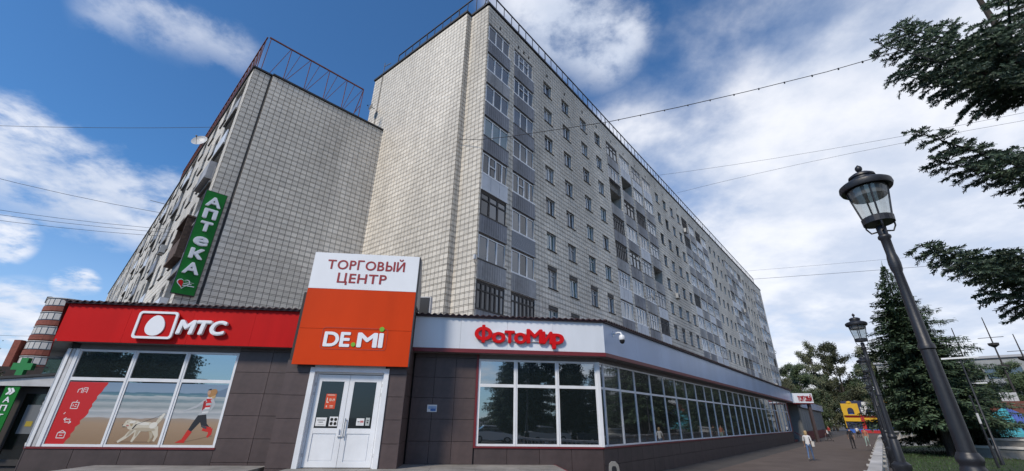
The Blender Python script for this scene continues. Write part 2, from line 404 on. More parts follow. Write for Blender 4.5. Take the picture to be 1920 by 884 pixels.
M_pave = noise_mix_mat('brown_paving', (.082, .060, .050), (.118, .090, .075), .6)
M_grass = noise_mix_mat('lawn_soil', (.018, .032, .008), (.04, .06, .014), .8)
M_blade = mat('grass_blade', (.035, .075, .015), .6, 0, 1, .5)
g = MB().quad((-700, -700, 0), (900, -700, 0), (900, 900, 0), (-700, 900, 0)); tag(obj('ground', g, M_asph), kind='structure')
LB = fr(9.34, 12.05, 0, 39.5)            # balustrade line, park on the right (y < 0)
g = MB().quad((-16, .25, .004), (120, .25, .004), (120, 6.2, .004), (-16, 6.2, .004)); tag(obj('pavement', g, M_pave, None, LB), kind='structure')
g = MB(); g.quad((-10, -.35, .006), (-10, -40, .006), (75, -40, .006), (75, -.35, .006)); tag(obj('lawn', g, M_grass, None, LB), kind='structure')
gb = MB(); rg = random.Random(5)
for i in range(15000):
    x = rg.uniform(2, 60); y = -.4 - (rg.random() ** 1.6) * 20; h = rg.uniform(.06, .16); a = rg.uniform(0, 6.28); dx, dy = math.cos(a) * .02, math.sin(a) * .02
    gb.poly([(x - dx, y - dy, 0), (x + dx, y + dy, 0), (x + rg.uniform(-.05, .05), y + rg.uniform(-.05, .05), h)])
tag(obj('grass', gb, M_blade, None, LB), 'short green grass on the lawn beyond the white balustrade', 'grass', kind='stuff')
# the raised landing in front of the doors
M_land = mat('landing_slab', (.25, .232, .212), .85, .25, 2.5, 0, .3, grime=.2)
g = MB(); g.box(-10.75, -1.85, -5.2, -.02, 0, .57, 0, 'b'); g.box(-1.85, -1.5, -5.2, -.02, 0, .43, 0, 'b'); g.box(-1.5, -1.15, -5.2, -.02, 0, .29, 0, 'b'); g.box(-1.15, -.8, -5.2, -.02, 0, .15, 0, 'b')
land = tag(obj('landing', g, M_land, None, FS), kind='structure')
for i, z in enumerate((.57, .43, .29, .15)):
    x = -1.85 + i * .35; obj('step_edge', MB().box(x - .06, x + .012, -5.19, -.03, z - .06, z + .006), M_burg, land, FS)
for i in range(12):                      # slabs laid on the landing
    for j in range(7):
        obj('slab', MB().box(-10.72 + i * .737, -9.99 + i * .737, -5.15 + j * .7, -4.47 + j * .7, .565, .576 + (i * 7 + j * 3) % 3 * .001, 0, 'b'), M_land, land, FS)
g = MB(); g.box(-16.85, -11.60, -4.6, -.85, 0, .575, 0, 'b'); tag(obj('side_landing', g, M_land, None, FS), kind='structure')
for i in range(7):
    obj('slab', MB().box(-16.83 + i * .747, -16.09 + i * .747, -4.58, -.86, .57, .583 + i % 3 * .001, 0, 'b'), M_land, bpy.data.objects['side_landing'], FS)

# ------------------------------------------------------------------ nine storey tower
rt = random.Random(11)
tower = thing('apartment_tower', 'long nine storey apartment block of pale tiles with glazed balconies and a railed roof', 'apartment building', TL)
TLEN = 93.0
bal_cols = [(.10, 2.40), (2.98, 5.28)]; single_cols = [(6.80, 7.92), (9.55, 10.66), (12.58, 13.70), (15.28, 16.40)]
for k in range(4):
    s = 17.7 + 21.9 * k
    for q in range(4):
        a = s + q * 2.92
        if a + 2.4 < TLEN - .5: bal_cols.append((a, a + 2.40))
    for q in (12.5, 15.0, 17.5, 20.0):
        if s + q + 1.2 < TLEN - .5: single_cols.append((s + q, s + q + 1.1))
holes = []; OPEN = {(2, 5), (5, 3), (3, 6)}      # open loggias (column, row)
for ci, (a, b) in enumerate(bal_cols):
    for ri, zr in enumerate(rows): holes.append((a, b, zr - 1.08, zr + 1.53, .95 if (ci, ri) in OPEN else .30))
for a, b in single_cols:
    for zr in rows: holes.append((a, b, zr, zr + 1.36, .26))
for a, b in single_cols[:]:
    pass
vents = [(a + .5 - .09, a + .5 + .09, 28.55, 28.78, .2) for a in [3.0, 4.3] + [c_[0] for c_ in single_cols] + [c_[0] + .7 for c_ in bal_cols]]
mb = MB(); wall_holes(mb, 0, TLEN, 0, ROOF, holes + vents, 0, .26, 0, 1)
lw = obj('long_wall', mb, [M_joint, M_reveal], tower, TL)
tl = tiles(0, TLEN, 5.85, ROOF - .05, holes + vents, 0)
tile_parts(tower, TL, lw, tl, 0, lambda t: t[0] * .8 + abs(t[2] - 7) * .9, 150)
# end wall: corner strip and the main field standing proud of it
mb = MB(); mb.box(-13.2, -1.72, -.45, 0, 0, ROOF, 0); mb.quad((-1.72, 0, 0), (0, 0, 0), (0, 0, ROOF), (-1.72, 0, ROOF))
mb.quad((-13.2, -.45, 0), (-13.2, 12, 0), (-13.2, 12, ROOF), (-13.2, -.45, ROOF))
ew = obj('end_wall', mb, M_joint, tower, TE)
tl = tiles(-13.2, -1.72, 5.85, ROOF - .05, [], 0, .33)
tile_parts(tower, TE, ew, tl, -.45, lambda t: -t[0] + abs(t[2] - 7) * 1.0, 110)
tl = tiles(-1.70, 0, 5.85, ROOF - .05, [], 0, .33)
tile_parts(tower, TE, ew, tl, 0, lambda t: abs(t[2] - 7), 40)
mb = MB(); SR = TE @ T((-1.72, -.45, 0)) @ Matrix.Rotation(math.pi / 2, 4, 'Z')
for a, b, c_, d, _ in tiles(0.01, .44, 5.85, ROOF - .05, [], 0, .21): mb.box(a, b, -.022, 0, c_, d, 0, 'k')
obj('tile_field', mb, M_tile, ew, SR)['kind'] = 'stuff'
# roof slab, cap and railings
mb = MB(); mb.poly([(0, .02, ROOF), (TLEN, .02, ROOF), (TLEN, 14, ROOF), (0, 14, ROOF)]); mb.quad((TLEN, 0, 0), (TLEN, 14, 0), (TLEN, 14, ROOF), (TLEN, 0, ROOF))
rf = obj('roof', mb, M_roofdark, tower, TL)
mb = MB(); mb.box(-.12, TLEN + .1, -.12, .30, ROOF, ROOF + .16); obj('roof_cap', mb, M_roofdark, tower, TL)
mb = MB(); mb.box(-13.3, -1.65, -.58, -.02, ROOF, ROOF + .17); mb.box(-1.65, .0, -.13, .2, ROOF, ROOF + .155); obj('roof_cap', mb, M_roofdark, tower, TE)
def railing(M, x0, x1, y, z, h, step=.92, every=4):
    mb = MB(); mb.box(x0, x1, y - .04, y + .04, z + h - .06, z + h + .02)
    r = obj('roof_railing', mb, M_rail, tower, M); n = round(abs(x1 - x0) / step); thin = MB().box(-.021, .021, -.021, .021, 0, h - .05).mesh('post', M_rail)
    br = MB(); br.box(-.03, .03, -.03, .03, 0, h - .05); br.bar((0, 0, h * .5), (0, .55, .05), .022); brm = br.mesh('post', M_rail)
    for i in range(n + 1): link('post', brm if i % every == 0 else thin, r, M @ T((x0 + (x1 - x0) * i / n, y, z)))
railing(TL, -.0, 88, .12, ROOF + .16, 1.45); railing(TE, -10.6, -.25, -.1, ROOF + .16, 1.65)
# windows
def frame_mesh(w_, h_, t, leafs, cross=None, d=.07, fortka=None):
    mb = MB(); mb.box(0, w_, 0, d, 0, t); mb.box(0, w_, 0, d, h_ - t, h_); mb.box(0, t, .001, d - .001, t, h_ - t); mb.box(w_ - t, w_, .001, d - .001, t, h_ - t)
    for q in leafs: mb.box(q - t * .6, q + t * .6, -.012, d, t, h_ - t)
    if cross: mb.box(t, w_ - t, -.006, d - .01, cross - t * .5, cross + t * .5)
    if fortka: mb.box(fortka[0], fortka[1], -.02, d - .012, fortka[2] - t * .5, fortka[2] + t * .5)
    return mb
fm = [frame_mesh(1.11, 1.36, .065, [.62]).mesh('window', M_white), frame_mesh(1.11, 1.36, .065, [.48]).mesh('window', M_white),
      frame_mesh(1.11, 1.36, .075, [.55], None, .07, (.55, 1.04, .98)).mesh('window', M_greywhite), frame_mesh(1.11, 1.36, .07, [.6], 1.0).mesh('window', M_darkwood)]
pm = [MB().box(.05, 1.06, 0, .02, .05, 1.31).mesh('pane', m_) for m_ in M_pane]
sm = MB().box(-.04, 1.15, -.10, .26, -.035, -.005).mesh('sill', M_sill)
for (a, b) in single_cols:
    for zr in rows:
        f = link('window', rt.choice([fm[0], fm[0], fm[1], fm[2], fm[3] if a > 20 else fm[0]]), tower, TL @ T((a, .16, zr)))
        link('pane', rt.choice([pm[0], pm[0], pm[1], pm[2], pm[3]]), f, TL @ T((a, .19, zr)))
        if a < 45: link('sill', sm, f, TL @ T((a, 0, zr)))
# balconies
bf = {'three_white': (frame_mesh(2.3, 1.5, .075, [.77, 1.53]), M_white), 'four_white': (frame_mesh(2.3, 1.5, .07, [.56, 1.15, 1.72], None, .07, (.56, 1.72, .95)), M_white),
      'fortka_white': (frame_mesh(2.3, 1.5, .075, [.6, 1.2, 1.8], None, .07, (.6, 1.2, .8)), M_white), 'dark_three': (frame_mesh(2.3, 1.5, .09, [.75, 1.5], 1.05), M_darkwood),
      'dark_six': (frame_mesh(2.3, 1.5, .085, [.4, .77, 1.15, 1.53, 1.9], 1.05), M_darkwood), 'pale_three': (frame_mesh(2.3, 1.5, .08, [.75, 1.5], 1.1), M_greywhite),
      'two_white': (frame_mesh(2.3, 1.5, .08, [.9, 1.5]), M_white)}
bfm = {k: v[0].mesh('balcony_glazing', v[1]) for k, v in bf.items()}
def parapet_mesh(m_, style):
    mb = MB(); mb.box(0, 2.40, 0, .05, 0, 1.05)
    if style == 0:
        for i in range(12): mb.box(.02 + i * .2, .20 + i * .2, -.018, 0, .02, 1.03, 0, 'k')
    elif style == 1:
        for i in range(12): mb.box(0.01, 2.39, -.016, 0, .02 + i * .085, .09 + i * .085, 0, 'k')
    else:
        for i in range(3): mb.box(.02 + i * .8, .78 + i * .8, -.02, 0, .03, 1.02, 0, 'k')
    mb.box(-.02, 2.42, -.05, .07, -.08, 0)
    return mb.mesh('balcony_parapet', m_)
par = [parapet_mesh(M_par[0], 0), parapet_mesh(M_par[1], 2), parapet_mesh(M_par[2], 1), parapet_mesh(M_par[3], 2), parapet_mesh(M_par[0], 2), parapet_mesh(M_par[1], 0)]
bars = MB()
for i in range(14): bars.box(.05 + i * .17, .075 + i * .17, 0, .02, 0, 1.0)
bars.box(0, 2.4, -.01, .03, 1.0, 1.05); barsm = bars.mesh('balcony_parapet', M_darkwood)
bpane3 = [MB().box(0, .72, 0, .02, 0, 1.40).mesh('pane', m_) for m_ in M_pane]
bpaneW = [MB().box(.04, 2.26, 0, .02, .04, 1.46).mesh('pane', m_) for m_ in M_pane]
spec = {(0, 7): ('three_white', 0, [0, 0, 0], 0), (0, 6): ('three_white', 1, [1, 1, 1], 0), (0, 5): ('three_white', 0, [1, 0, 1], 0), (0, 4): ('three_white', 0, [3, 3, 3], 0), (0, 3): ('fortka_white', 3, [0, 0, 0], 0),
        (0, 2): ('dark_three', 0, [0, 1, 1], 0), (0, 1): ('three_white', 5, [1, 1, 1], 0), (0, 0): ('dark_six', 5, [0, 0, 1], 0),
        (1, 7): ('four_white', 0, [0, 1, 0], 0), (1, 6): ('four_white', 0, [0, 0, 0], 0), (1, 5): ('three_white', 0, [1, 0, 1], 0), (1, 4): ('three_white', 0, [0, 0, 0], 0), (1, 3): ('fortka_white', 0, [0, 0, 0], 0),
        (1, 2): ('three_white', 2, [1, 0, 1], 0), (1, 1): ('three_white', 5, [1, 0, 1], 0), (1, 0): ('dark_six', 0, [2, 0, 0], 0)}
strip = MB().box(-.02, 2.42, -.06, .0, 0, .10).mesh('sill', M_white); dstrip = MB().box(-.02, 2.42, -.06, .0, 0, .08).mesh('sill', M_darkwood)
lbox = MB().box(0, 2.32, 0, .0, 0, .01)
for ci, (a, b) in enumerate(bal_cols):
    for ri, zr in enumerate(rows):
        if (ci, ri) in OPEN:
            link('balcony_parapet', par[5], tower, TL @ T((a, -.03, zr - 1.05))); continue
        if (ci, ri) in spec: st, pi_, pn, _ = spec[(ci, ri)]
        else:
            st = rt.choice(['three_white', 'two_white', 'two_white', 'four_white', 'dark_three', 'pale_three', 'dark_six', 'fortka_white'] if ci < 10 else ['three_white', 'two_white', 'four_white', 'pale_three', 'fortka_white', 'dark_three'])
            pi_ = rt.choice([1, 1, 4, 0, 5, 3]) if rt.random() < .9 else 3; pn = [rt.choice([0, 0, 1, 2, 2])] * 3
        link('balcony_parapet', barsm if (ci, ri) == (2, 6) else par[pi_], tower, TL @ T((a, -.03, zr - 1.05)))
        gz = link('balcony_glazing', bfm[st], tower, TL @ T((a + .05, .02, zr + .02)))
        if ci < 2:
            for q in range(3): link('pane', bpane3[pn[q]], gz, TL @ T((a + .09 + q * .755, .055, zr + .07)))
        else: link('pane', bpaneW[pn[0]], gz, TL @ T((a + .05, .055, zr + .02)))
        if ci < 12: link('sill', strip if st.endswith('white') and rt.random() < .7 else dstrip, gz, TL @ T((a, 0, zr - .02)))
def dish(M, label, group=None, r=.4):
    t = thing('satellite_dish', label, 'satellite dish', M, group)
    mb = MB(); mb.lathe([(0.001, 0), (r * .5, r * .06), (r * .8, r * .16), (r, r * .28), (r * 1.02, r * .27), (r * .8, r * .13), (r * .5, r * .03), (.002, -.03)], 20)
    obj('reflector', mb, mat('dish_paint', (.50, .50, .50), .5, .1), t, M, True)
    mb = MB(); mb.bar((0, -r * .95, r * .25), (0, -r * .1, r * 1.05), .014); mb.bar((r * .6, r * .6, r * .22), (0, -r * .1, r * 1.05), .008); mb.bar((-r * .6, r * .6, r * .22), (0, -r * .1, r * 1.05), .008)
    mb.box(-.04, .04, -r * .1 - .04, -r * .1 + .04, r * .98, r * 1.16); mb.bar((0, 0, -.02), (0, 0, -r * .9), .025); obj('arm', mb, M_black, t, M)
    return t
Rx = lambda a: Matrix.Rotation(R(a), 4, 'X')
Rz = lambda a: Matrix.Rotation(R(a), 4, 'Z')
dish(TL @ T((20.62 + 2.9, -.55, 13.0)) @ Rz(20) @ Rx(75), 'round satellite dish on a balcony low in the middle stack of the tower', r=.42)
dish(TL @ T((20.62 + .9, -.5, 16.2)) @ Rz(10) @ Rx(75), 'satellite dish higher in the middle balcony stack, left of the lower dish', r=.38)
dish(TE @ T((-12.0, -1.0, 26.0)) @ Rz(-30) @ Rx(70), 'small white satellite dish high on the pale end wall beside the thin cable', r=.33)
mb = MB(); mb.tube([(-12.0, -.52, 31.4), (-12.02, -.50, 29), (-12.0, -.49, 22.8)], .03, 5); mb.bar((-12.0, -.5, 31.0), (-11.4, -.3, 31.2), .03)
tag(obj('roof_cable', mb, M_black, None, TE), 'black cable hanging down the tower end wall from a short mast', 'cable')
def ac(M, label, group=None):
    t = thing('air_conditioner', label, 'air conditioner', M, group)
    obj('case', MB().box(-.4, .4, -.30, 0, 0, .55), mat('ac_case', (.42, .42, .41), .5, .1), t, M)
    mb = MB(); Mf = M @ T((-.1, -.305, .27)) @ Rx(90); mb.lathe([(.22, 0), (.22, .02), (.19, .02), (.19, .0)], 14); obj('fan_grille', mb, M_black, t, Mf)
    obj('bracket', MB().box(-.35, -.31, -.3, 0, -.04, -.002), M_black, t, M); obj('bracket', MB().box(.31, .35, -.3, 0, -.04, -.002), M_black, t, M)
ac(TL @ T((30.1 + 2.5, -.05, 14.9)), 'white air conditioner between two windows halfway up the tower')
ac(TL @ T((39.9, -.12, 25.7)), 'air conditioner under the top balcony row of the third balcony stack')
ac(TL @ T((69.0, -.12, 20.2)), 'far air conditioner under a balcony of the fourth balcony stack')
mb = MB(); mb.bar((0, 0, 0), (.32, -.28, .06), .025); mb.box(.26, .36, -.36, -.22, .0, .26)
tag(obj('wall_lamp', mb, M_greywhite, None, TE @ T((-.10, -.03, 9.85))), 'small floodlight on a bracket at the tower corner above the shop roof', 'floodlight')

# ------------------------------------------------------------------ left block
block = thing('apartment_block', 'lower tiled apartment block at left with a rusty truss frame on its roof', 'apartment building', BE)
BW = 10.5
mb = MB(); mb.quad((0, 0, 0), (1.06, 0, 0), (1.06, 0, BROOF), (0, 0, BROOF)); mb.box(1.06, BW, -.16, .1, 0, BROOF); bw = obj('end_wall', mb, M_joint, block, BE)
tl = tiles(1.08, BW, 5.85, BROOF - .05, [], 0, .345)
tile_parts(block, BE, bw, tl, -.16, lambda t: abs(t[2] - 8) * 1.1 + abs(t[0] - 4) * .8, 230)
tl = tiles(0, .98, 5.85, BROOF - .05, [], 0, .33)
tile_parts(block, BE, bw, tl, 0, lambda t: abs(t[2] - 14), 20)
mb = MB(); mb.poly([(0, 0, BROOF), (BW, 0, BROOF), (BW, 13, BROOF), (0, 13, BROOF)]); obj('roof', mb, M_roofdark, block, BE)
mb = MB(); mb.box(-.1, 1.06, -.1, .2, BROOF, BROOF + .12); mb.box(1.06, BW, -.26, .0, BROOF, BROOF + .125); obj('roof_cap', mb, M_roofdark, block, BE)
BL = 84.; rb = random.Random(4); bh = []; bwin = []
brows = [7.6 + 2.76 * k for k in range(6)]
x = -1.0; kinds = ['loggia', 'win', 'win', 'win', 'loggia', 'win', 'win']; i = 0
while x > -BL + 3:
    kd = kinds[i % 7]; ww = 2.7 if kd == 'loggia' else 1.4
    for z in brows:
        if kd == 'loggia': bh.append((x - ww, x, z - 1.0, z + 1.5, .8))
        else: bh.append((x - ww, x, z, z + 1.45, .3))
        bwin.append((kd, x - ww, x, z))
    x -= ww + (.9 if kd == 'loggia' else 1.75); i += 1
mb = MB(); wall_holes(mb, -BL, 0, 0, BROOF, bh, 0, .3, 0, 1); fw = obj('long_wall', mb, [M_joint, M_reveal], block, BF)
tl = tiles(-BL, 0, 5.85, BROOF - .05, bh, 0, .345)
tile_parts(block, BF, fw, tl, 0, lambda t: -t[0] + abs(t[2] - 12) * .3, 40)
mb = MB(); mb.box(-BL, .0, -.12, .2, BROOF + .003, BROOF + .13); obj('roof_cap', mb, M_roofdark, block, BF)
wf = frame_mesh(1.4, 1.45, .07, [.75], None).mesh('window', M_white); wp = [MB().box(.05, 1.35, 0, .02, .05, 1.4).mesh('pane', m_) for m_ in M_pane]
bp_ = [MB().box(0, 2.7, 0, .06, 0, 1.02).mesh('balcony_parapet', m_) for m_ in (M_par[1], M_par[3], M_par[0])]
sl = MB().box(-.05, 1.45, -.12, .2, -.04, -.006).mesh('sill', M_sill); bslab = MB().box(-.05, 2.75, -.16, .6, -.14, -.01).mesh('balcony_slab', M_concrete)
for (kd, a, b, z) in bwin:
    if kd == 'win':
        f = link('window', wf, block, BF @ T((a, .2, z))); link('pane', rb.choice(wp), f, BF @ T((a, .23, z)))
        if a > -40: link('sill', sl, f, BF @ T((a, 0, z)))
    else:
        p = link('balcony_parapet', rb.choice(bp_), block, BF @ T((a, -.06 - rb.random() * .1, z - 1.0)))
        if a > -40: link('balcony_slab', bslab, p, BF @ T((a, 0, z - 1.0)))
# a dark wooden box balcony sticking out of the near end of the long wall
mb = MB(); mb.box(-4.2, -1.5, -.45, -.03, 10.2, 11.2); mb.box(-4.25, -1.45, -.49, -.03, 10.05, 10.18); mb.box(-4.2, -4.1, -.45, -.03, 11.2, 12.5); mb.box(-1.6, -1.5, -.45, -.03, 11.2, 12.5); mb.box(-4.3, -1.4, -.52, -.03, 12.5, 12.6)
obj('balcony_box', mb, mat('weathered_wood', (.10, .065, .05), .9, .4, 6), block, BF)
for zz_ in (8.6, 17.1):
    mb = MB(); mb.box(-3.6, -1.1, -.42, -.03, zz_ - 2.0, zz_ - .9); mb.box(-3.65, -1.05, -.46, -.03, zz_ - 2.1, zz_ - 2.003); obj('balcony_box', mb, M_par[3] if zz_ < 10 else M_par[1], block, BF)
ac(BF @ T((-9.2, -.3, 12.2)), 'air conditioner box on the long wall of the left block above the red fascia')
# roof truss: top chord, posts, diagonals
mb = MB(); mb.box(.25, 7.25, .05, .13, 26.25, 26.33); mb.box(.25, 7.25, .2, .26, 26.36, 26.42)
truss = obj('roof_truss', mb, M_rust, block, BE)
nb = 5; px = [.35 + 6.9 * k / nb for k in range(nb + 1)]
def strut(a, b, r=.024): obj('strut', MB().bar(a, b, r), M_rust, truss, BE)
for k, xx in enumerate(px):
    strut((xx, .09, BROOF + .1), (xx, .09, 26.27), .03)
    if k < nb and k > 0: strut((xx + .04, .1, BROOF + .1), (xx + .62, .1, 26.27))
    if k < nb: strut(((xx if k else .75) + .08, .1, BROOF + .1), (px[k + 1] - .06, .1, 26.27))
strut((7.25, .1, 26.3), (7.25, 1.9, BROOF + .12), .035); strut((6.75, .12, BROOF + .1), (7.2, .12, 24.6), .035)
mb = MB(); mb.box(-26, -.2, .10, .18, 26.25, 26.33); side = obj('roof_truss', mb, M_rust, block, BF)
for k in range(34):
    xx = -.4 - k * .76
    obj('strut', MB().bar((xx, .14, BROOF + .1), (xx, .14, 26.27), .028), M_rust, side, BF); obj('strut', MB().bar((xx, .15, BROOF + .1), (xx - .72, .15, 26.27), .024), M_rust, side, BF)
dish(BF @ T((-8.0, -.72, 20.85)) @ Rz(50) @ Rx(72), 'large pale satellite dish jutting from the long wall of the left block near its roof', r=.52)
mb = MB(); mb.bar((-24, 0, 21.4), (-25.2, -1.5, 21.8), .03); tag(obj('antenna_rod', mb, M_black, None, BF), 'thin dark rod jutting from the wall of the left block over the sky', 'rod')
# green vertical pharmacy sign on the block
SG = BE @ T((-.22, -.02, 7.75)); sg = thing('pharmacy_sign', 'tall green vertical pharmacy sign with white letters on the tiled block corner', 'sign', SG)
SGW, SGH = .98, 5.95
obj('board', MB().box(0, SGW, -.20, -.05, 0, SGH), M_green, sg, SG)
mb = MB(); mb.box(-.02, SGW + .02, -.19, -.03, -.03, 0.0); mb.box(-.02, SGW + .02, -.19, -.03, SGH, SGH + .03); mb.box(SGW, SGW + .03, -.19, -.03, 0, SGH); mb.box(-.03, 0, -.19, -.03, 0, SGH); obj('board_edge', mb, M_black, sg, SG)
for ch, zc, cap, wd in (('А', 5.05, .58, .66), ('п', 4.32, .58, .56), ('т', 3.55, .58, .50), ('е', 2.72, .58, .58), ('к', 1.95, .58, .54), ('А', 1.10, .62, .66)):
    cc_ = cap if ch == 'А' else cap * 1.22
    letters(sg, SG, ch, SGW / 2 - wd / 2, SGW / 2 + wd / 2, zc, cc_, .09, M_letterW, .035, -.20)
def heart(cx, cz, r):
    pts = []
    for k in range(28):
        t = 2 * math.pi * k / 28; pts.append((cx + r * 16 * math.sin(t) ** 3 / 17, cz + r * (13 * math.cos(t) - 5 * math.cos(2 * t) - 2 * math.cos(3 * t) - math.cos(4 * t)) / 17))
    return pts[::-1]
obj('heart_outline', MB().prism(heart(.36, .55, .30), -.215, -.20), M_letterW, sg, SG); obj('heart', MB().prism(heart(.36, .55, .255), -.222, -.214), M_green, sg, SG)
obj('heart', MB().prism([p for p in heart(.33, .55, .22) if p[0] < .36], -.228, -.221), M_letterR, sg, SG)
mb = MB(); mb.box(.30, .72, -.226, -.221, .53, .56); mb.box(.34, .86, -.226, -.221, .43, .465); mb.box(.42, .80, -.226, -.221, .62, .635); obj('small_print', mb, M_letterW, sg, SG)

# ------------------------------------------------------------------ shopping centre
shop = thing('shopping_centre', 'single storey shopping centre with red and white fascias, brown stone panels and long shop windows', 'shop', FS)
OFF = .5
cx = OFF * math.tan(R((84.3005 - 39.315) / 2))
M_core = mat('shop_core_wall', (.05, .045, .045), .9)
mb = MB(); mb.box(-19.74, -7.0, .03, .3, 0, 5.8); mb.box(-7.5, 0, .03, .3, 0, 5.8); obj('front_wall', mb, M_core, shop, FS)
mb = MB(); mb.box(0, 48.4, .03, .3, 0, 5.8); obj('long_wall', mb, M_core, shop, LS)
mb = MB(); mb.box(-14, 0, .03, .3, 0, 5.8); obj('side_wall', mb, M_core, shop, SS)
def panels(M, parent, x0, x1, z0, z1, px, pz, material, y=0., name='panel', th=.03, g=.007, skip=None, jx=0.):
    nx = max(1, round((x1 - x0) / px)); p = (x1 - x0) / nx; z = z0; cache = {}; rp = random.Random(int(abs(x0 * 10) + z0 * 7))
    while z < z1 - .05:
        zt = min(z + pz, z1)
        for i in range(nx):
            a = x0 + i * p
            if skip and skip(a, a + p, z, zt): continue
            h = zt - z
            if h not in cache: cache[h] = MB().box(g, p - g, -th, .03, g, h - g, 0, 'k').mesh(name, material)
            link(name, cache[h], parent, M @ T((a, y - rp.uniform(0, .006), z)))
        z = zt
WZ0, WZ1, WTR = 1.17, 4.26, 3.28
# front, left of the door: plinth, pier
panels(FS, shop, -19.75, -13.84, .0, .98, 1.39, .98, M_plinth)
panels(FS, shop, -13.84, -11.40, .60 - .74, 4.45, 1.21, .74, M_panel)
# recess right of the door
panels(FS, shop, -7.30, -4.90, .575, 4.45, .80, .74, M_panel)
panels(FS, shop, -4.86, 0.0, .0, 1.10, 1.2, 1.1, M_plinth)
# long wall plinth and pieces
panels(LS, shop, .0, 47.6, .0, .56, 1.19, .56, M_plinth); panels(LS, shop, .0, 47.6, .56, 1.10, 1.19, .54, M_plinth)
panels(LS, shop, 47.5, 48.5, 1.1, 4.4, 1.0, .8, M_burg)
panels(SS, shop, -14, 0, 0, 1.0, 1.4, 1.0, M_plinth)
# burgundy trims round the windows
mb = MB(); mb.box(-19.80, -13.80, -.06, .03, .985, 1.05); obj('trim', mb, M_burg, shop, FS)
mb = MB(); mb.box(-4.90, .02, -.07, .03, 1.105, 1.165); mb.box(-4.90, -4.81, -.065, .03, 1.165, 4.45); obj('trim', mb, M_burg, shop, FS)
mb = MB(); mb.box(.02, 47.5, -.07, .03, 1.105, 1.165); obj('trim', mb, M_burg, shop, LS)
mb = MB(); mb.box(-14, .05, -.06, .03, 1.005, 1.06); obj('trim', mb, M_greywhite, shop, SS)
# shop windows: every bay a frame with two panes
_wf = {}
def bay(M, w_, z0, z1, ztr, gl, t=.075, gl2=None, d=.05):
    k = (round(w_, 2), z0, z1, ztr, t)
    if k not in _wf:
        mb = MB(); h = z1 - z0; zt = ztr - z0
        mb.box(0, w_, -.03, d, 0, t); mb.box(0, w_, -.03, d, h - t, h); mb.box(0, t, -.028, d - .001, t, h - t); mb.box(w_ - t, w_, -.028, d - .001, t, h - t)
        mb.box(t, w_ - t, -.026, d - .002, zt - t * .75, zt + t * .75); mb.box(-.012, .012, -.045, -.03, 0, h); mb.box(w_ - .012, w_ + .012, -.044, -.029, 0, h)
        _wf[k] = (mb.mesh('shop_window', M_white), MB().box(t - .01, w_ - t + .01, 0, .012, t - .01, zt - t * .7).mesh('pane', gl), MB().box(t - .01, w_ - t + .01, 0, .012, zt + t * .7, h - t + .01).mesh('pane', gl2 or gl))
    a, b, c_ = _wf[k]; f = link('shop_window', a, shop, M); link('pane', b, f, M); link('pane', c_, f, M); return f
mts_x = [-19.35, -17.43, -15.63, -13.84]
for i in range(3): bay(FS @ T((mts_x[i], 0, 1.05)), mts_x[i + 1] - mts_x[i], 0, 3.18, 2.16, M_glass)
foto_x = [-4.80, -3.34, -1.68, -.06]
for i in range(3): bay(FS @ T((foto_x[i], 0, WZ0)), foto_x[i + 1] - foto_x[i], 0, WZ1 - WZ0, WTR - WZ0, M_glass)
long_x = [.08, .42, 1.90, 3.46, 5.29, 7.11, 8.86, 10.65, 12.46, 14.28, 16.05, 18.01, 19.89, 21.77, 23.55, 25.48, 27.51, 29.71, 31.75, 33.85, 36.23, 38.69, 41.13, 43.49, 45.60, 47.40]
for i in range(len(long_x) - 1): bay(LS @ T((long_x[i], 0, WZ0)), long_x[i + 1] - long_x[i], 0, WZ1 - WZ0, WTR - WZ0, M_glassd, .06)
for i in range(8): bay(SS @ T((-.1 - (i + 1) * 1.6, 0, 1.06)), 1.6, 0, 3.17, 2.15, M_glassd, .10)
mb = MB(); mb.box(-.06, .07, -.06, .1, 1.17, 4.26); obj('corner_post', mb, M_white, shop, FS)
mb = MB(); mb.box(-.10, .03, -.06, .1, 1.05, 4.24); obj('corner_post', mb, M_white, shop, FS @ T((-19.36, 0, 0))); obj('corner_post', MB().box(-19.74, -19.64, -.05, .1, 1.05, 4.24), M_white, shop, FS); obj('corner_post', MB().box(-19.60, -19.50, -.03, .1, 1.05, 4.24), M_greywhite, shop, FS)
# wall strip above the windows, soffit and fascias
obj('head_strip', MB().box(-4.80, .0, -.02, .03, 4.265, 4.45), M_sofm, shop, FS); obj('head_strip', MB().box(-19.4, -13.84, -.02, .03, 4.235, 4.45), M_sofm, shop, FS)
obj('head_strip', MB().box(0, 47.5, -.02, .03, 4.265, 4.45), M_sofm, shop, LS)
obj('head_strip', MB().box(-14, 0, -.02, .03, 4.235, 4.45), M_sofm, shop, SS)
ZB, ZT = 4.45, 5.78
mb = MB(); mb.box(-19.4, -11.2, -OFF + .04, .0, ZB - .02, ZB + .05); mb.box(-7.4, cx, -OFF + .04, .0, ZB - .02, ZB + .05); obj('soffit', mb, M_sofm, shop, FS)
obj('soffit', MB().box(-.1, 50.0, -OFF + .04, .0, ZB - .021, ZB + .049), M_sofm, shop, LS)
obj('soffit', MB().box(-14.2, .3, -.46, .0, ZB - .021, ZB + .049), mat('pale_soffit', (.30, .29, .28), .7, .15, 2), shop, SS)
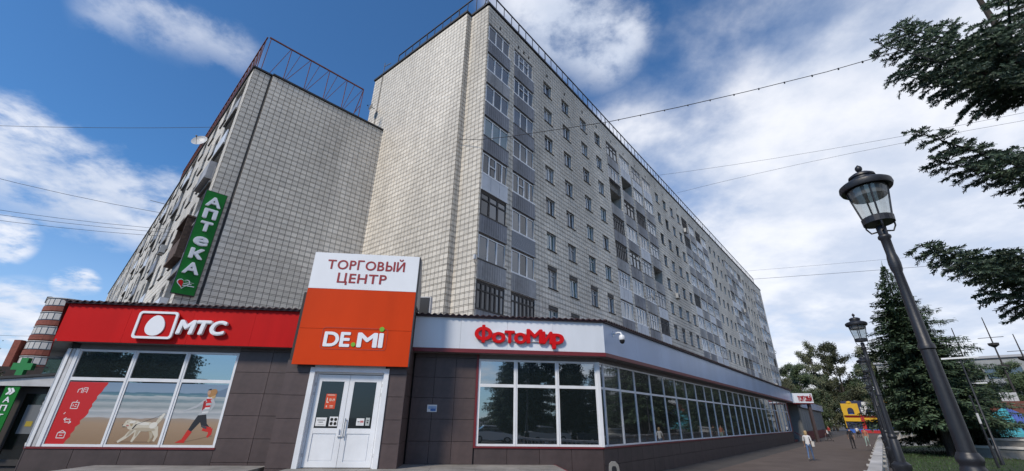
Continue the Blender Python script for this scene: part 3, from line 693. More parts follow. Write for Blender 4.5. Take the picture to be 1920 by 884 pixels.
# MTS fascia in four flush sheets
sx_ = -19.98
for i in range(4):
    a = sx_ + i * 2.2; obj('fascia_panel', MB().box(a + .003, a + 2.197, -OFF, -OFF + .05, ZB - .02, ZT), M_red, shop, FS)
obj('fascia_panel', MB().box(-14.2, .235, -.50, -.45, ZB - .02, ZT), M_red, shop, SS)
fx = [-7.45, -5.6, -3.75, -1.9, cx]
for i in range(4): obj('fascia_panel', MB().box(fx[i] + .003, fx[i + 1] - (.003 if i < 3 else 0), -OFF, -OFF + .05, ZB + .13, ZT), M_fwhite, shop, FS)
obj('fascia_trim', MB().box(-7.45, cx + .02, -OFF - .025, -OFF + .06, ZB - .02, ZB + .125), M_burg, shop, FS)
n_ = 16
for i in range(n_):
    a = -cx + (50.0 + cx) * i / n_; b = -cx + (50.0 + cx) * (i + 1) / n_
    obj('fascia_panel', MB().box(a + .002, b - .002, -OFF, -OFF + .05, ZB + .13, ZT), M_fshade, shop, LS)
obj('fascia_trim', MB().box(-cx - .02, 50.0, -OFF - .025, -OFF + .06, ZB - .02, ZB + .125), M_burg, shop, LS)
# corrugated roof sheets along the edges, rising to the walls behind
def corr(M, x0, x1, y0, y1, z0, z1, skew0=0., skew1=0.):
    mb = MB(); n = int((x1 - x0) / .05); pr = None
    for i in range(n + 1):
        f = i / n; x = x0 + (x1 - x0) * f; h = .032 * math.sin(x * 2 * math.pi / .24)
        xa = x; xb = x + skew0 * (1 - f) + skew1 * f
        cu = [(xa, y0, z0 + h - .03), (xa, y0, z0 + h), (xb, y1, z1 + h)]
        if pr:
            for k in range(2): mb.quad(pr[k], cu[k], cu[k + 1], pr[k + 1])
        pr = cu
    o = obj('roof_sheet', mb, M_corr, shop, M); return o
corr(FS, -20.15, -11.2, -.66, 6, 5.87, 6.2); corr(FS, -7.5, cx + .12, -.66, 6, 5.87, 6.2, 0, -3.0)
corr(LS, -cx - .1, 50.2, -.66, 6.45, 5.875, 6.25, 3.0, 0); corr(SS, -14.3, .30, -.62, 5, 5.86, 6.15)
mb = MB(); mb.box(-20.05, -11.2, -.60, -.44, ZT + .002, ZT + .075); mb.box(-7.5, cx + .06, -.60, -.44, ZT + .002, ZT + .075); obj('roof_edge', mb, M_corr, shop, FS)
obj('roof_edge', MB().box(-cx - .05, 50.1, -.60, -.44, ZT + .003, ZT + .077), M_corr, shop, LS)
# the door portal
PY = -1.6; PXL, PXR = -11.42, -7.36; DX0, DX1, DZ1 = -10.50, -8.06, 3.60
mb = MB(); mb.box(PXL, DX0, PY + .03, .02, .0, 3.9); mb.box(DX1, PXR - .03, PY + .03, .02, .0, 3.9); mb.box(DX0, DX1, PY + .03, .02, DZ1, 3.9); mb.box(DX0, DX1, PY + .32, .02, .0, DZ1); mb.box(PXL, PXR - .03, PY + .1, .02, 3.9, 6.3)
obj('portal', mb, M_core, shop, FS)
panels(FS, shop, PXL, DX0, -.145, 3.86, .92, .72, M_panel, PY + .03); panels(FS, shop, DX1, PXR, .575, 3.86, .70, .72, M_panel, PY + .03)
PS = FS @ T((PXR - .03, PY, 0)) @ Matrix.Rotation(math.pi / 2, 4, 'Z'); panels(PS, shop, .0, 1.58, .575, 4.45, .8, .74, M_panel, -.0)
mb = MB(); mb.box(DX0 - .10, DX0 + .06, PY - .05, PY + .2, .575, DZ1 - .10); mb.box(DX1 - .06, DX1 + .10, PY - .05, PY + .2, .575, DZ1 - .10); mb.box(DX0 - .10, DX1 + .10, PY - .05, PY + .2, DZ1 - .10, DZ1 + .04)
mb.box(DX0 + .02, DX1 - .05, PY - .03, PY + .1, DZ1 + .042, 3.88); obj('door_surround', mb, M_white, shop, FS)
mb = MB(); mb.box(DX0 + .06, DX0 + .13, PY + .1, PY + .22, .58, 3.44); mb.box(DX1 - .13, DX1 - .06, PY + .1, PY + .22, .58, 3.44); mb.box(DX0 + .06, DX1 - .06, PY + .1, PY + .22, 3.44, 3.5); obj('door_frame', mb, M_white, shop, FS)
lx = [DX0 + .135, (DX0 + DX1) / 2, DX1 - .135]; GZ0, GZ1 = 1.74, 3.20
for i in range(2):
    a, b = lx[i] + .006, lx[i + 1] - .006; mb = MB(); y0, y1 = PY + .12, PY + .18
    mb.box(a, b, y0, y1, .60, .76); mb.box(a, b, y0, y1, 3.30 - .10, 3.42); mb.box(a, a + .16, y0 - .001, y1, .76, 3.2); mb.box(b - .16, b, y0 - .001, y1, .76, 3.2); mb.box(a + .16, b - .16, y0 + .001, y1, 1.58, GZ0)
    mb.box(a + .16, b - .16, y0 + .025, y1, .76, 1.58); mb.box(a + .19, b - .19, y0 + .012, y0 + .025, .79, 1.55)
    d = obj('door_leaf', mb, M_white, shop, FS); obj('pane', MB().box(a + .15, b - .15, y0 + .02, y1 - .01, GZ0 - .01, 3.21), M_door, d, FS)
    for hz in (3.05, 2.75, .9):
        hx = a - .05 if i == 0 else b + .02; obj('hinge', MB().box(hx, hx + .05, y0 - .03, y0 + .02, hz, hz + .10), M_greywhite, d, FS)
    hx = b - .09 if i == 0 else a + .07
    mb = MB(); mb.bar((hx, y0 - .06, 1.45), (hx, y0 - .06, 2.05), .018, 0, 8); mb.bar((hx, y0 - .06, 1.5), (hx, y0, 1.5), .014); mb.bar((hx, y0 - .06, 2.0), (hx, y0, 2.0), .014)
    if i: obj('handle', mb, M_metal, d, FS)
    else: obj('handle', MB().box(hx - .02, hx + .02, y0 - .05, y0, 1.48, 1.72).box(hx - .02, hx + .10, y0 - .06, y0 - .04, 1.50, 1.54), M_white, d, FS)
# notices on the door
def notice(M, x, z, w_, h, label, base, marks, y, name='notice'):
    t = thing(name, label, 'notice', M @ T((x, y, z))); obj('sheet', MB().box(0, w_, -.004, 0, 0, h), base, t, M @ T((x, y, z)))
    for (mm, a, b, c_, d) in marks: obj('print', MB().box(a * w_, b * w_, -.0065, -.004, c_ * h, d * h), mm, t, M @ T((x, y, z)))
    return t
yd = PY + .139; M_paper = mat('paper', (.72, .72, .72), .7); M_ink = mat('black_ink', (.03, .03, .03), .7); M_blueink = mat('blue_ink', (.06, .16, .42), .7); M_opost = mat('orange_red_print', (.58, .055, .012), .6); M_pale = mat('pale_print', (.70, .62, .52), .7)
t = notice(FS, -9.98, 2.33, .34, .47, 'orange red opening hours notice on the left door glass', M_opost, [(M_pale, .12, .86, .90, .94), (M_pale, .12, .20, .40, .74), (M_pale, .20, .34, .40, .46), (M_pale, .14, .24, .1, .22), (M_pale, .48, .82, .18, .22), (M_pale, .5, .8, .1, .13)], yd)
letters(t, FS @ T((-9.98, yd, 2.33)), '10-19', .13, .30, .24, .085, .004, M_pale, .02, -.003, .12)
notice(FS, -10.17, 1.80, .34, .26, 'white paper sign with two lines of grey print low on the left door glass', M_paper, [(M_ink, .12, .88, .66, .74), (M_ink, .28, .70, .42, .50), (M_ink, .2, .84, .14, .17)], yd)
t = notice(FS, -9.74, 1.80, .27, .29, 'white square sign with four round prohibition symbols on the left door glass', M_paper, [], yd)
for q in range(4):
    mb = MB(); Mq = FS @ T((-9.74 + .075 + (q % 2) * .125, yd - .005, 1.80 + .08 + (q // 2) * .125)) @ Rx(90)
    mb.lathe([(.050, 0), (.050, .003), (.040, .003), (.040, 0)], 16); mb.box(-.04, .04, -.006, .006, 0, .003); obj('symbol', mb, M_ink, t, Mq)
notice(FS, -8.86, 1.83, .25, .22, 'small white sticker with dark and red print low on the right door glass', M_paper, [(M_ink, .15, .42, .45, .58), (M_red, .48, .92, .42, .50), (M_red, .5, .92, .55, .66), (M_ink, .2, .8, .2, .23)], yd)
notice(FS, -8.56, 1.83, .13, .24, 'narrow grey sticker at the right edge of the right door glass', mat('grey_paper', (.42, .45, .44), .7), [(M_ink, .2, .8, .6, .7), (M_ink, .3, .7, .3, .5)], yd)
notice(FS, -6.68, 2.30, .36, .25, 'torn pale blue and white flyer stuck on the brown panels beside the door', M_paper, [(M_blueink, .35, .9, .12, .5), (mat('light_blue_print', (.30, .42, .62), .7), .1, .95, .4, .8)], -.042)
# sign over the door
SY = -1.86; SX0, SX1, SZ0, SZ1, SZM = -11.19, -7.32, 3.70, 7.77, 6.37
sgn = thing('shop_sign', 'tall orange and white shopping centre sign over the white double doors', 'sign', FS @ T((-9.2, SY, 3.7)))
obj('white_face', MB().box(SX0, SX1, SY, SY + .10, SZM + .004, SZ1), M_signwhite, sgn, FS); obj('orange_face', MB().box(SX0, SX1, SY, SY + .10, 4.925, SZM - .004), M_orange, sgn, FS); obj('orange_face', MB().box(SX0, SX1, SY, SY + .10, SZ0, 4.915), M_orange, sgn, FS)
mb = MB(); mb.box(SX0 + .02, SX1 - .02, SY + .10, SY + .16, SZ0 + .02, SZ1 - .02); mb.box(SX1, SX1 + .03, SY + .01, SY + .16, SZ0, SZ1); obj('sign_back', mb, mat('dark_sign_frame', (.05, .05, .055), .6), sgn, FS)
GS = FS @ T((SX1 + .03, SY + .16, 0)) @ Matrix.Rotation(math.pi / 2, 4, 'Z')
obj('side_gusset', MB().prism([(.0, 5.9), (1.0, 5.9), (.95, 6.7), (.42, 7.75), (0, 7.75)], -.02, .02), mat('gusset_cladding', (.34, .33, .31), .5, .3, 3, grime=.3), sgn, GS)
letters(sgn, FS, 'ТОРГОВЫЙ', -10.66, -7.84, 7.14, .37, .012, M_letterred, .017, SY, .14)
letters(sgn, FS, 'ЦЕНТР', -10.22, -8.46, 6.62, .37, .012, M_letterred, .017, SY, .14)
def rrect(x0, x1, z0, z1, r, n=4):
    pts = []
    for (cx_, cz_, a0) in ((x1 - r, z0 + r, -90), (x1 - r, z1 - r, 0), (x0 + r, z1 - r, 90), (x0 + r, z0 + r, 180)):
        for k in range(n + 1): a = R(a0 + 90 * k / n); pts.append((cx_ + r * math.cos(a), cz_ + r * math.sin(a)))
    return pts
def ring(mb, outer, inner, y0, y1):
    n = len(outer)
    for i in range(n):
        j = (i + 1) % n; o1, o2, i1, i2 = outer[i], outer[j], inner[i], inner[j]
        mb.quad((o1[0], y0, o1[1]), (o2[0], y0, o2[1]), (i2[0], y0, i2[1]), (i1[0], y0, i1[1]))
        mb.quad((o1[0], y0, o1[1]), (o1[0], y1, o1[1]), (o2[0], y1, o2[1]), (o2[0], y0, o2[1])); mb.quad((i1[0], y0, i1[1]), (i2[0], y0, i2[1]), (i2[0], y1, i2[1]), (i1[0], y1, i1[1]))
    return mb
obj('logo_outline', ring(MB(), rrect(-10.38, -8.14, 4.22, 4.98, .10), rrect(-10.355, -8.165, 4.245, 4.955, .085), SY - .008, SY), M_orange_line, sgn, FS)
for (o_, mt, yy, b_, e) in ((0, M_orange_line, SY - .002, .05, .008), (0, M_letterW, SY - .008, .03, .012)):
    letters(sgn, FS, 'DE', -10.27, -9.42, 4.33, .50, e, mt, b_, yy, .10); letters(sgn, FS, 'MI', -9.13, -8.30, 4.33, .50, e, mt, b_, yy, .10)
Md = FS @ T((-9.27, SY, 4.40)) @ Rx(90); obj('dot', MB().lathe([(.075, 0), (.075, .022)], 20), M_lime, sgn, Md)
Md = FS @ T((-8.36, SY, 4.955)) @ Rx(90); obj('dot', MB().lathe([(.085, 0), (.085, .022)], 20), M_lime, sgn, Md)
# MTS sign
FSF = FS @ T((0, -OFF, 0)); ms = thing('phone_shop_sign', 'white МТС letters beside a framed white egg on the red fascia', 'sign', FSF @ T((-17, 0, 4.9)))
a, b, z0, z1 = -17.38, -16.02, 4.58, 5.57
obj('logo_frame', ring(MB(), rrect(a, b, z0, z1, .12), rrect(a + .085, b - .085, z0 + .08, z1 - .08, .07), -.16, -.10), M_letterW, ms, FSF)
obj('logo_box', MB().prism(rrect(a + .02, b - .02, z0 + .02, z1 - .02, .1), -.12, 0), M_red, ms, FSF)
egg = []
for k in range(32):
    t = 2 * math.pi * k / 32; rz = .37; rx = .32 * (1 - .16 * math.sin(t)); egg.append((-16.70 + rx * math.cos(t), 5.055 + rz * math.sin(t)))
obj('egg', MB().prism(egg, -.16, -.12), M_letterW, ms, FSF)
letters(ms, FSF, 'МТС', -15.92, -14.33, 4.80, .50, .12, M_letterW, .045, -.03, .10, 0.12)
# FotoMir sign
fs_ = thing('photo_shop_sign', 'red ФотоМир letters on the white fascia', 'sign', FSF @ T((-3.4, 0, 4.9)))
for ch, x0, x1, cap, zb in (('Ф', -5.04, -4.36, .58, 4.86), ('о', -4.34, -3.86, .60, 4.84), ('т', -3.84, -3.48, .60, 4.84), ('о', -3.46, -3.01, .60, 4.84), ('М', -2.96, -2.37, .55, 4.86), ('и', -2.33, -1.97, .60, 4.85), ('р', -1.94, -1.51, .60, 4.86)):
    letters(fs_, FSF, ch, x0, x1, zb, cap, .07, M_letterR, .012 if ch == 'Ф' else .032, -.06)
mb = MB(); mb.box(-4.9, -1.6, -.06, 0, 4.90, 4.93); mb.box(-4.9, -1.6, -.06, 0, 5.20, 5.23); obj('mounting_rail', mb, M_greywhite, fs_, FSF)
# security camera at the corner
SC = LS @ T((.62, -OFF, 5.42)); sc_ = thing('security_camera', 'white dome security camera on an arm at the corner of the white fascia', 'camera', SC)
mb = MB(); mb.box(-.06, .06, -.03, 0, -.08, .08); mb.tube([(0, -.02, .02), (0, -.25, .06), (0, -.36, .04), (0, -.40, -.06)], .035, 8); obj('arm', mb, M_white, sc_, SC)
obj('housing', MB().lathe([(.03, .06), (.10, .03), (.125, -.04), (.125, -.14), (.11, -.16)], 16, (0, -.40, -.10)), M_white, sc_, SC, True)
obj('dome', MB().lathe([(.108, -.16), (.105, -.22), (.08, -.28), (.04, -.31), (.005, -.32)], 16, (0, -.40, -.10)), M_black, sc_, SC, True)
mb = MB(); mb.bar((0, 0, .08), (0, .02, .45), .008); obj('cable', mb, M_wire, sc_, SC)
# dark vent box on the roof behind the sign
mb = MB(); mb.box(-.28, .28, 0, .3, 0, 1.25); v = tag(obj('roof_vent', mb, M_greywhite, None, FS @ T((-7.35, 1.6, 5.9)) @ Rz(-10)), 'narrow dark louvred vent box on the shop roof beside the orange sign', 'vent')
obj('louvre', MB().box(-.22, .22, -.03, 0, .06, 1.2), M_black, v, WM[v.name])
# far entrance canopy with its sign and the shop beyond
CF = LS @ T((49.8, 0, 0)) @ Rz(-50)
CV = fr(*(LS @ Vector((49.9, -.5, 0)))[:], 92); 
cv = thing('entrance_canopy', 'far white entrance canopy over the dark doorway at the end of the long shop windows', 'canopy', CV)
mb = MB(); mb.box(.0, 2.6, .0, 5, 4.42, 5.55); obj('canopy_box', mb, M_fwhite, cv, CV); obj('canopy_underside', MB().box(0.02, 2.58, .05, 5, 4.30, 4.418), M_burg, cv, CV)
obj('post', MB().box(2.1, 2.4, .4, .7, 0, 4.3), M_plinth, cv, CV)
t = thing('entrance_sign', 'small dark red lettered sign on the far white canopy', 'sign', CV @ T((.9, 0, 4.7))); letters(t, CV, 'ТОРГОВЫЙ', .75, 2.45, 4.62, .62, .06, M_letterred, .03, 0, .1)
FX = LS @ T((52.5, -.6, 0)); fsx = thing('far_shop_wing', 'far single storey shop wing with pale shutters and a burgundy base beyond the canopy', 'shop', FX)
obj('wall', MB().box(0, 30, 0, 4, 0, 4.9), mat('pale_shutter', (.24, .24, .23), .7, .1, 2), fsx, FX); obj('base', MB().box(-.02, 30, -.06, 0, 0, 1.1), M_burg, fsx, FX)
obj('fascia_panel', MB().box(-.05, 30, -.35, 0, 4.0, 4.95), M_fshade, fsx, FX); obj('roof', MB().box(-.1, 30.1, -.4, 4, 4.955, 5.05), M_corr, fsx, FX)
for i in range(12): obj('shutter', MB().box(.3 + i * 2.4, 2.5 + i * 2.4, -.05, -.005, 1.15, 3.95), mat('pale_shutter', (.24, .24, .23), .7), fsx, FX)
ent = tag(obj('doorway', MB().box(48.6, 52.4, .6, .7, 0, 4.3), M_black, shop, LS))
mb = MB(); mb.box(48.45, 52.5, .2, .58, 0, .2); mb.bar((48.6, -1.5, .2), (48.6, -.1, 1.1), .04); obj('ramp_rail', mb, M_burg, shop, LS)
ac(LS @ T((47.5, .6, 6.0)), 'grey air conditioner on the far end of the shop roof beside the tower end'); ac(LS @ T((50.6, .9, 6.0)), 'second air conditioner on the far shop roof, right above the far white canopy')
# concrete bin by the corner
BN = T((3.60, 16.15, 0)); bn = thing('litter_bin', 'grey concrete litter bin at the glazed corner of the shop', 'litter bin', BN)
mb = MB(); mb.prism([(-.20, 0), (.20, 0), (.17, .62), (.15, .72), (.07, .80), (-.07, .80), (-.15, .72), (-.17, .62)], -.17, .17); obj('body', mb, M_concrete, bn, BN @ Rz(-10))
obj('opening', MB().prism([(-.08, .48), (.08, .48), (.08, .62), (.05, .68), (-.05, .68), (-.08, .62)], -.176, -.168), M_black, bn, BN @ Rz(-10))

# ------------------------------------------------------------------ window posters (flat print behind the lower left panes)
def flat(name, col): return mat(name, col, .45)
P_red = flat('poster_red', (.50, .010, .012)); P_white = flat('poster_white', (.62, .62, .62)); P_dog = flat('poster_cream', (.55, .50, .40)); P_dogs = flat('poster_tan', (.36, .28, .17)); P_black = flat('poster_black', (.015, .015, .02)); P_skin = flat('poster_hair', (.36, .19, .07)); P_boot = flat('poster_boot_red', (.50, .02, .012)); P_grey = flat('poster_grey_sleeve', (.40, .42, .44)); P_hill = flat('poster_hill', (.13, .19, .27))
m = bpy.data.materials.new('beach_print'); m.use_nodes = True; t = m.node_tree; b = t.nodes['Principled BSDF']; b.inputs['Roughness'].default_value = .45
tcn = t.nodes.new('ShaderNodeTexCoord'); sp = t.nodes.new('ShaderNodeSeparateXYZ'); t.links.new(tcn.outputs['Object'], sp.inputs[0])
mp = t.nodes.new('ShaderNodeMapping'); mp.inputs['Scale'].default_value = (.9, 1, 9); t.links.new(tcn.outputs['Object'], mp.inputs[0])
nz_ = t.nodes.new('ShaderNodeTexNoise'); nz_.inputs['Scale'].default_value = 2.2; nz_.inputs['Detail'].default_value = 5; t.links.new(mp.outputs[0], nz_.inputs['Vector'])
ad = t.nodes.new('ShaderNodeMath'); ad.operation = 'MULTIPLY_ADD'; t.links.new(nz_.outputs['Fac'], ad.inputs[0]); ad.inputs[1].default_value = .16; t.links.new(sp.outputs['Z'], ad.inputs[2])
mr = t.nodes.new('ShaderNodeMapRange'); t.links.new(ad.outputs[0], mr.inputs[0]); mr.inputs[1].default_value = 0.08; mr.inputs[2].default_value = 2.18
rp = t.nodes.new('ShaderNodeValToRGB'); t.links.new(mr.outputs[0], rp.inputs[0]); e = rp.color_ramp.elements
for pos, c in ((0.0, (.26, .17, .10)), (.30, (.33, .23, .15)), (.385, (.30, .24, .19)), (.40, (.42, .43, .44)), (.47, (.30, .33, .35)), (.50, (.45, .46, .47)), (.56, (.23, .27, .28)), (.62, (.36, .39, .40)), (.66, (.15, .22, .25)), (.73, (.40, .43, .44)), (.75, (.10, .20, .24)), (.79, (.07, .15, .21)), (.80, (.20, .28, .37)), (1.0, (.17, .25, .36))):
    if pos == 0: el = e[0]; el.position = 0
    elif pos == 1.0: el = e[len(e) - 1]; el.position = 1
    else: el = e.new(pos)
    el.color = (*c, 1)
t.links.new(rp.outputs[0], b.inputs['Base Color']); M_beach = m
def ell(cx_, cz_, rx, rz, rot=0, n=14):
    o = []
    for k in range(n):
        a = 2 * math.pi * k / n; x_, z_ = rx * math.cos(a), rz * math.sin(a); o.append((cx_ + x_ * math.cos(R(rot)) - z_ * math.sin(R(rot)), cz_ + x_ * math.sin(R(rot)) + z_ * math.cos(R(rot))))
    return o
def thick(pts, ws):                      # a limb as one flat outline
    L_, R_ = [], []
    for i, p in enumerate(pts):
        a = pts[max(0, i - 1)]; c_ = pts[min(len(pts) - 1, i + 1)]; d = Vector((c_[0] - a[0], c_[1] - a[1])).normalized(); n = Vector((-d.y, d.x)) * ws[i]
        L_.append((p[0] + n.x, p[1] + n.y)); R_.append((p[0] - n.x, p[1] - n.y))
    return R_ + L_[::-1]
PH = 2.06
def poster(i, label):
    x0, x1 = mts_x[i] + .085, mts_x[i + 1] - .085; M = FS @ T((x0, -.004, 1.13)); t = thing('window_poster', label, 'poster', M); W_ = x1 - x0
    obj('beach_sheet', MB().box(0, W_, -.002, .0, 0, PH - .08), M_beach, t, M); return t, M, W_
lay = [0]
def pr(t, M, pts, m_, name='print'):
    lay[0] += 1; y = -.0025 - .0004 * lay[0]; mb = MB(); mb.poly([(p[0], y, p[1]) for p in pts]); obj(name, mb, m_, t, M)
t, M, W_ = poster(0, 'red window poster with four white line icons torn against a beach, leftmost of three')
lay[0] = 0; H_ = PH - .085
edge = [(.62, 0), (.66, .12), (.75, .22), (.72, .30), (.80, .42), (.78, .52), (.90, .62), (.86, .72), (.98, .84), (1.04, .96), (1.02, 1.06), (1.08, 1.18), (1.05, 1.26), (1.14, 1.42), (1.12, 1.5), (1.22, 1.66), (1.26, 1.8), (1.32, 1.9), (1.33, H_)]
pr(t, M, [(.0, 0)] + [(x * .95, z) for x, z in edge] + [(0, H_)], P_red, 'red_print')
def icon(cx_, cz_, segs):
    mb = MB(); lay[0] += 1; y = -.0025 - .0004 * lay[0]
    for (a, b_) in segs:
        q = thick([(cx_ + a[0], cz_ + a[1]), (cx_ + b_[0], cz_ + b_[1])], [.012, .012]); mb.poly([(p[0], y, p[1]) for p in q])
    o = obj('icon', mb, P_white, t, M); o['kind'] = 'stuff'
sq = lambda w_, h: [((-w_, -h), (w_, -h)), ((w_, -h), (w_, h)), ((w_, h), (-w_, h)), ((-w_, h), (-w_, -h))]
icon(.52, 1.68, [((-.14, -.06), (-.14, .04)), ((-.14, .04), (-.02, .09)), ((-.02, .09), (-.02, -.07)), ((.03, -.07), (.03, .10)), ((.03, .10), (.15, .10)), ((.15, .10), (.15, -.07)), ((.07, -.02), (.11, -.02)), ((.07, .04), (.11, .04))])
icon(.46, 1.20, sq(.11, .10) + [((-.05, .03), (-.05, -.03)), ((0, .03), (.06, .03)), ((0, -.03), (.06, -.03)), ((0, .1), (.03, .17))])
icon(.42, .72, [((-.13, .04), (-.06, .09)), ((-.13, .04), (-.06, -.01)), ((-.1, .04), (.08, .04)), ((.13, -.05), (.06, 0)), ((.13, -.05), (.06, -.1)), ((.1, -.05), (-.08, -.05)), ((-.2, .2), (-.16, .26))])
icon(.40, .26, sq(.12, .08) + [((-.12, .08), (0, .15)), ((0, .15), (.12, .08)), ((-.05, .0), (.05, .0))])
t, M, W_ = poster(1, 'window poster of a white dog on a leash walking along a beach, middle of three')
lay[0] = 0
pr(t, M, [(.20, .05), (1.4, .05), (1.5, .09), (.4, .10)], flat('poster_sand_shade', (.20, .13, .08)))
pr(t, M, thick([(.74, .50), (.52, .22), (.32, .07)], [.10, .055, .035]), P_dog); pr(t, M, thick([(1.28, .50), (1.36, .24), (1.30, .08)], [.12, .055, .035]), P_dogs); pr(t, M, thick([(.88, .50), (.82, .24), (.76, .08)], [.11, .055, .035]), P_dog)
pr(t, M, thick([(1.36, .52), (1.5, .26), (1.46, .10)], [.12, .055, .035]), P_dog); pr(t, M, thick([(1.36, .62), (1.48, .86), (1.56, .98)], [.05, .07, .03]), P_dog)
pr(t, M, ell(1.03, .56, .43, .155, -3), P_dog); pr(t, M, ell(.66, .60, .20, .14, 20), P_dog); pr(t, M, ell(.50, .66, .15, .115, -10), P_dog); pr(t, M, [(.30, .56), (.44, .54), (.46, .70), (.36, .68)], P_dog); pr(t, M, [(.31, .56), (.42, .555), (.42, .535), (.33, .53)], P_black); pr(t, M, ell(.58, .64, .045, .085, 20), P_dogs); pr(t, M, ell(.44, .69, .012, .012), P_black); pr(t, M, ell(.305, .60, .02, .018), P_black)
P_cs = flat('poster_cream_shade', (.40, .34, .25)); P_hl = flat('poster_white_fur', (.66, .63, .56))
pr(t, M, ell(1.05, .47, .36, .055, -2), P_cs); pr(t, M, [(.80, .42), (.90, .44), (.86, .26), (.82, .24)], P_cs); pr(t, M, ell(1.30, .60, .13, .10, 20), P_hl); pr(t, M, ell(.95, .65, .22, .05, -4), P_hl); pr(t, M, ell(.60, .70, .10, .045, 10), P_hl); pr(t, M, [(.60, .44), (.72, .46), (.60, .28), (.54, .24)], P_cs); pr(t, M, ell(.47, .585, .05, .02, -8), flat('poster_tongue', (.40, .12, .10)))
pr(t, M, [(1.24, .40), (1.36, .36), (1.40, .22), (1.33, .16)], P_cs); pr(t, M, ell(1.50, .90, .05, .10, -30), P_hl)
pr(t, M, thick([(.66, .48), (.74, .62)], [.016, .016]), P_black); pr(t, M, thick([(.74, .62), (1.5, .94)], [.006, .004]), P_black)
t, M, W_ = poster(2, 'window poster of a running woman in red boots on a beach, rightmost of three')
lay[0] = 0
pr(t, M, [(.70, 1.56), (W_, 1.56), (W_, 1.88), (1.45, 1.80), (1.1, 1.66)], P_hill)
pr(t, M, [(.60, .06), (1.55, .28), (1.50, .30), (.62, .09)], flat('poster_sand_shade', (.20, .13, .08)))
pr(t, M, thick([(.98, 1.00), (1.16, .62), (1.34, .50)], [.13, .09, .06]), P_black); pr(t, M, thick([(.98, .58), (1.3, .48), (1.40, .30)], [.06, .085, .06]), P_boot) if False else None
pr(t, M, thick([(1.14, .52), (1.40, .48)], [.075, .085]), P_boot); pr(t, M, thick([(1.40, .52), (1.42, .34), (1.36, .24)], [.07, .06, .03]), P_boot)
pr(t, M, thick([(1.02, .98), (.82, .62), (.72, .42)], [.13, .09, .06]), P_black); pr(t, M, thick([(.74, .44), (.62, .16)], [.085, .07]), P_boot); pr(t, M, [(.36, .06), (.66, .06), (.69, .18), (.56, .18)], P_boot)
pr(t, M, [(.86, .94), (1.18, .98), (1.22, 1.52), (.98, 1.52)], P_grey); pr(t, M, [(.95, 1.08), (1.0, 1.54), (1.2, 1.55), (1.22, 1.36), (1.02, 1.34), (1.03, 1.26), (1.19, 1.28), (1.18, 1.18), (1.0, 1.16)], P_red)
pr(t, M, thick([(1.0, 1.44), (.72, 1.22), (.34, 1.06)], [.06, .04, .022]), P_grey); pr(t, M, thick([(1.18, 1.48), (1.30, 1.30), (1.22, 1.10)], [.05, .05, .03]), P_grey)
pr(t, M, [(1.03, 1.20), (1.19, 1.21), (1.19, 1.16), (1.02, 1.14)], P_white); pr(t, M, [(.98, 1.06), (1.18, 1.08), (1.18, 1.03), (.96, 1.00)], P_white); pr(t, M, [(.92, 1.40), (.99, 1.44), (1.0, 1.16), (.94, 1.10)], flat('poster_dark_red', (.28, .012, .015))); pr(t, M, thick([(1.0, 1.52), (1.2, 1.53)], [.03, .03]), P_white)
pr(t, M, ell(1.10, 1.66, .11, .13), P_skin); pr(t, M, ell(1.20, 1.60, .07, .10, 20), flat('poster_hair_light', (.50, .33, .15))); pr(t, M, ell(1.12, 1.74, .08, .05, 10), flat('poster_hair_light', (.50, .33, .15))); pr(t, M, thick([(1.08, .60), (1.26, .53)], [.03, .03]), flat('poster_leg_light', (.05, .05, .06))); pr(t, M, ell(1.16, 1.70, .14, .12, 30), P_skin); pr(t, M, ell(1.02, 1.70, .055, .08), flat('poster_face', (.45, .28, .19))); pr(t, M, ell(1.02, 1.80, .06, .02, 20), P_black)

# ------------------------------------------------------------------ street lamps
LAMP = T((3.90, 3.95, 0)); LH = 4.04    # underside of the lantern
lamp = thing('street_lamp', 'nearest black cast iron street lamp with a four pane lantern against the cloudy sky', 'street lamp', LAMP, 'street lamps along the white balustrade')
obj('pedestal', MB().lathe([(.20, 0), (.20, .10), (.16, .13), (.16, 1.15), (.185, 1.20), (.18, 1.26), (.105, 1.32), (.088, 1.76), (.078, 1.78), (.078, 1.80), (.090, 1.82), (.090, 1.85), (.078, 1.87), (.070, 1.89)], 24), M_blackiron, lamp, LAMP, True)
obj('pole', MB().lathe([(.063, 1.88), (.053, 2.74), (.064, 2.75), (.064, 2.78), (.049, 2.81), (.038, 3.50), (.047, 3.53), (.051, 3.60), (.047, 3.66), (.040, 3.70), (.042, 3.86), (.056, 3.88), (.056, 3.90), (.040, 3.92), (.044, 4.0), (.03, 4.02)], 14), M_blackiron, lamp, LAMP, True)
LAN = LAMP @ T((0, 0, 4.02)) @ Matrix.Diagonal((.82, .82, .90, 1)) @ T((0, 0, -4.02))
mb = MB()
for k in range(4):
    a = R(45 + 90 * k + 12); c_, s_ = math.cos(a), math.sin(a); mb.tube([(.04 * c_, .04 * s_, 3.95), (.11 * c_, .11 * s_, 3.94), (.145 * c_, .145 * s_, 4.00), (.15 * c_, .15 * s_, 4.07)], .010, 5)
obj('bracket', mb, M_blackiron, lamp, LAN)['kind'] = 'stuff'
mb = MB(); mb.lathe([(.155, 4.05), (.165, 4.05), (.17, 4.12), (.155, 4.13), (.14, 4.13), (.14, 4.06), (.155, 4.055)], 20); mb.bar((-.15, 0, 4.07), (.15, 0, 4.07), .012); mb.bar((0, -.15, 4.07), (0, .15, 4.07), .012); obj('lantern_base', mb, M_blackiron, lamp, LAN)
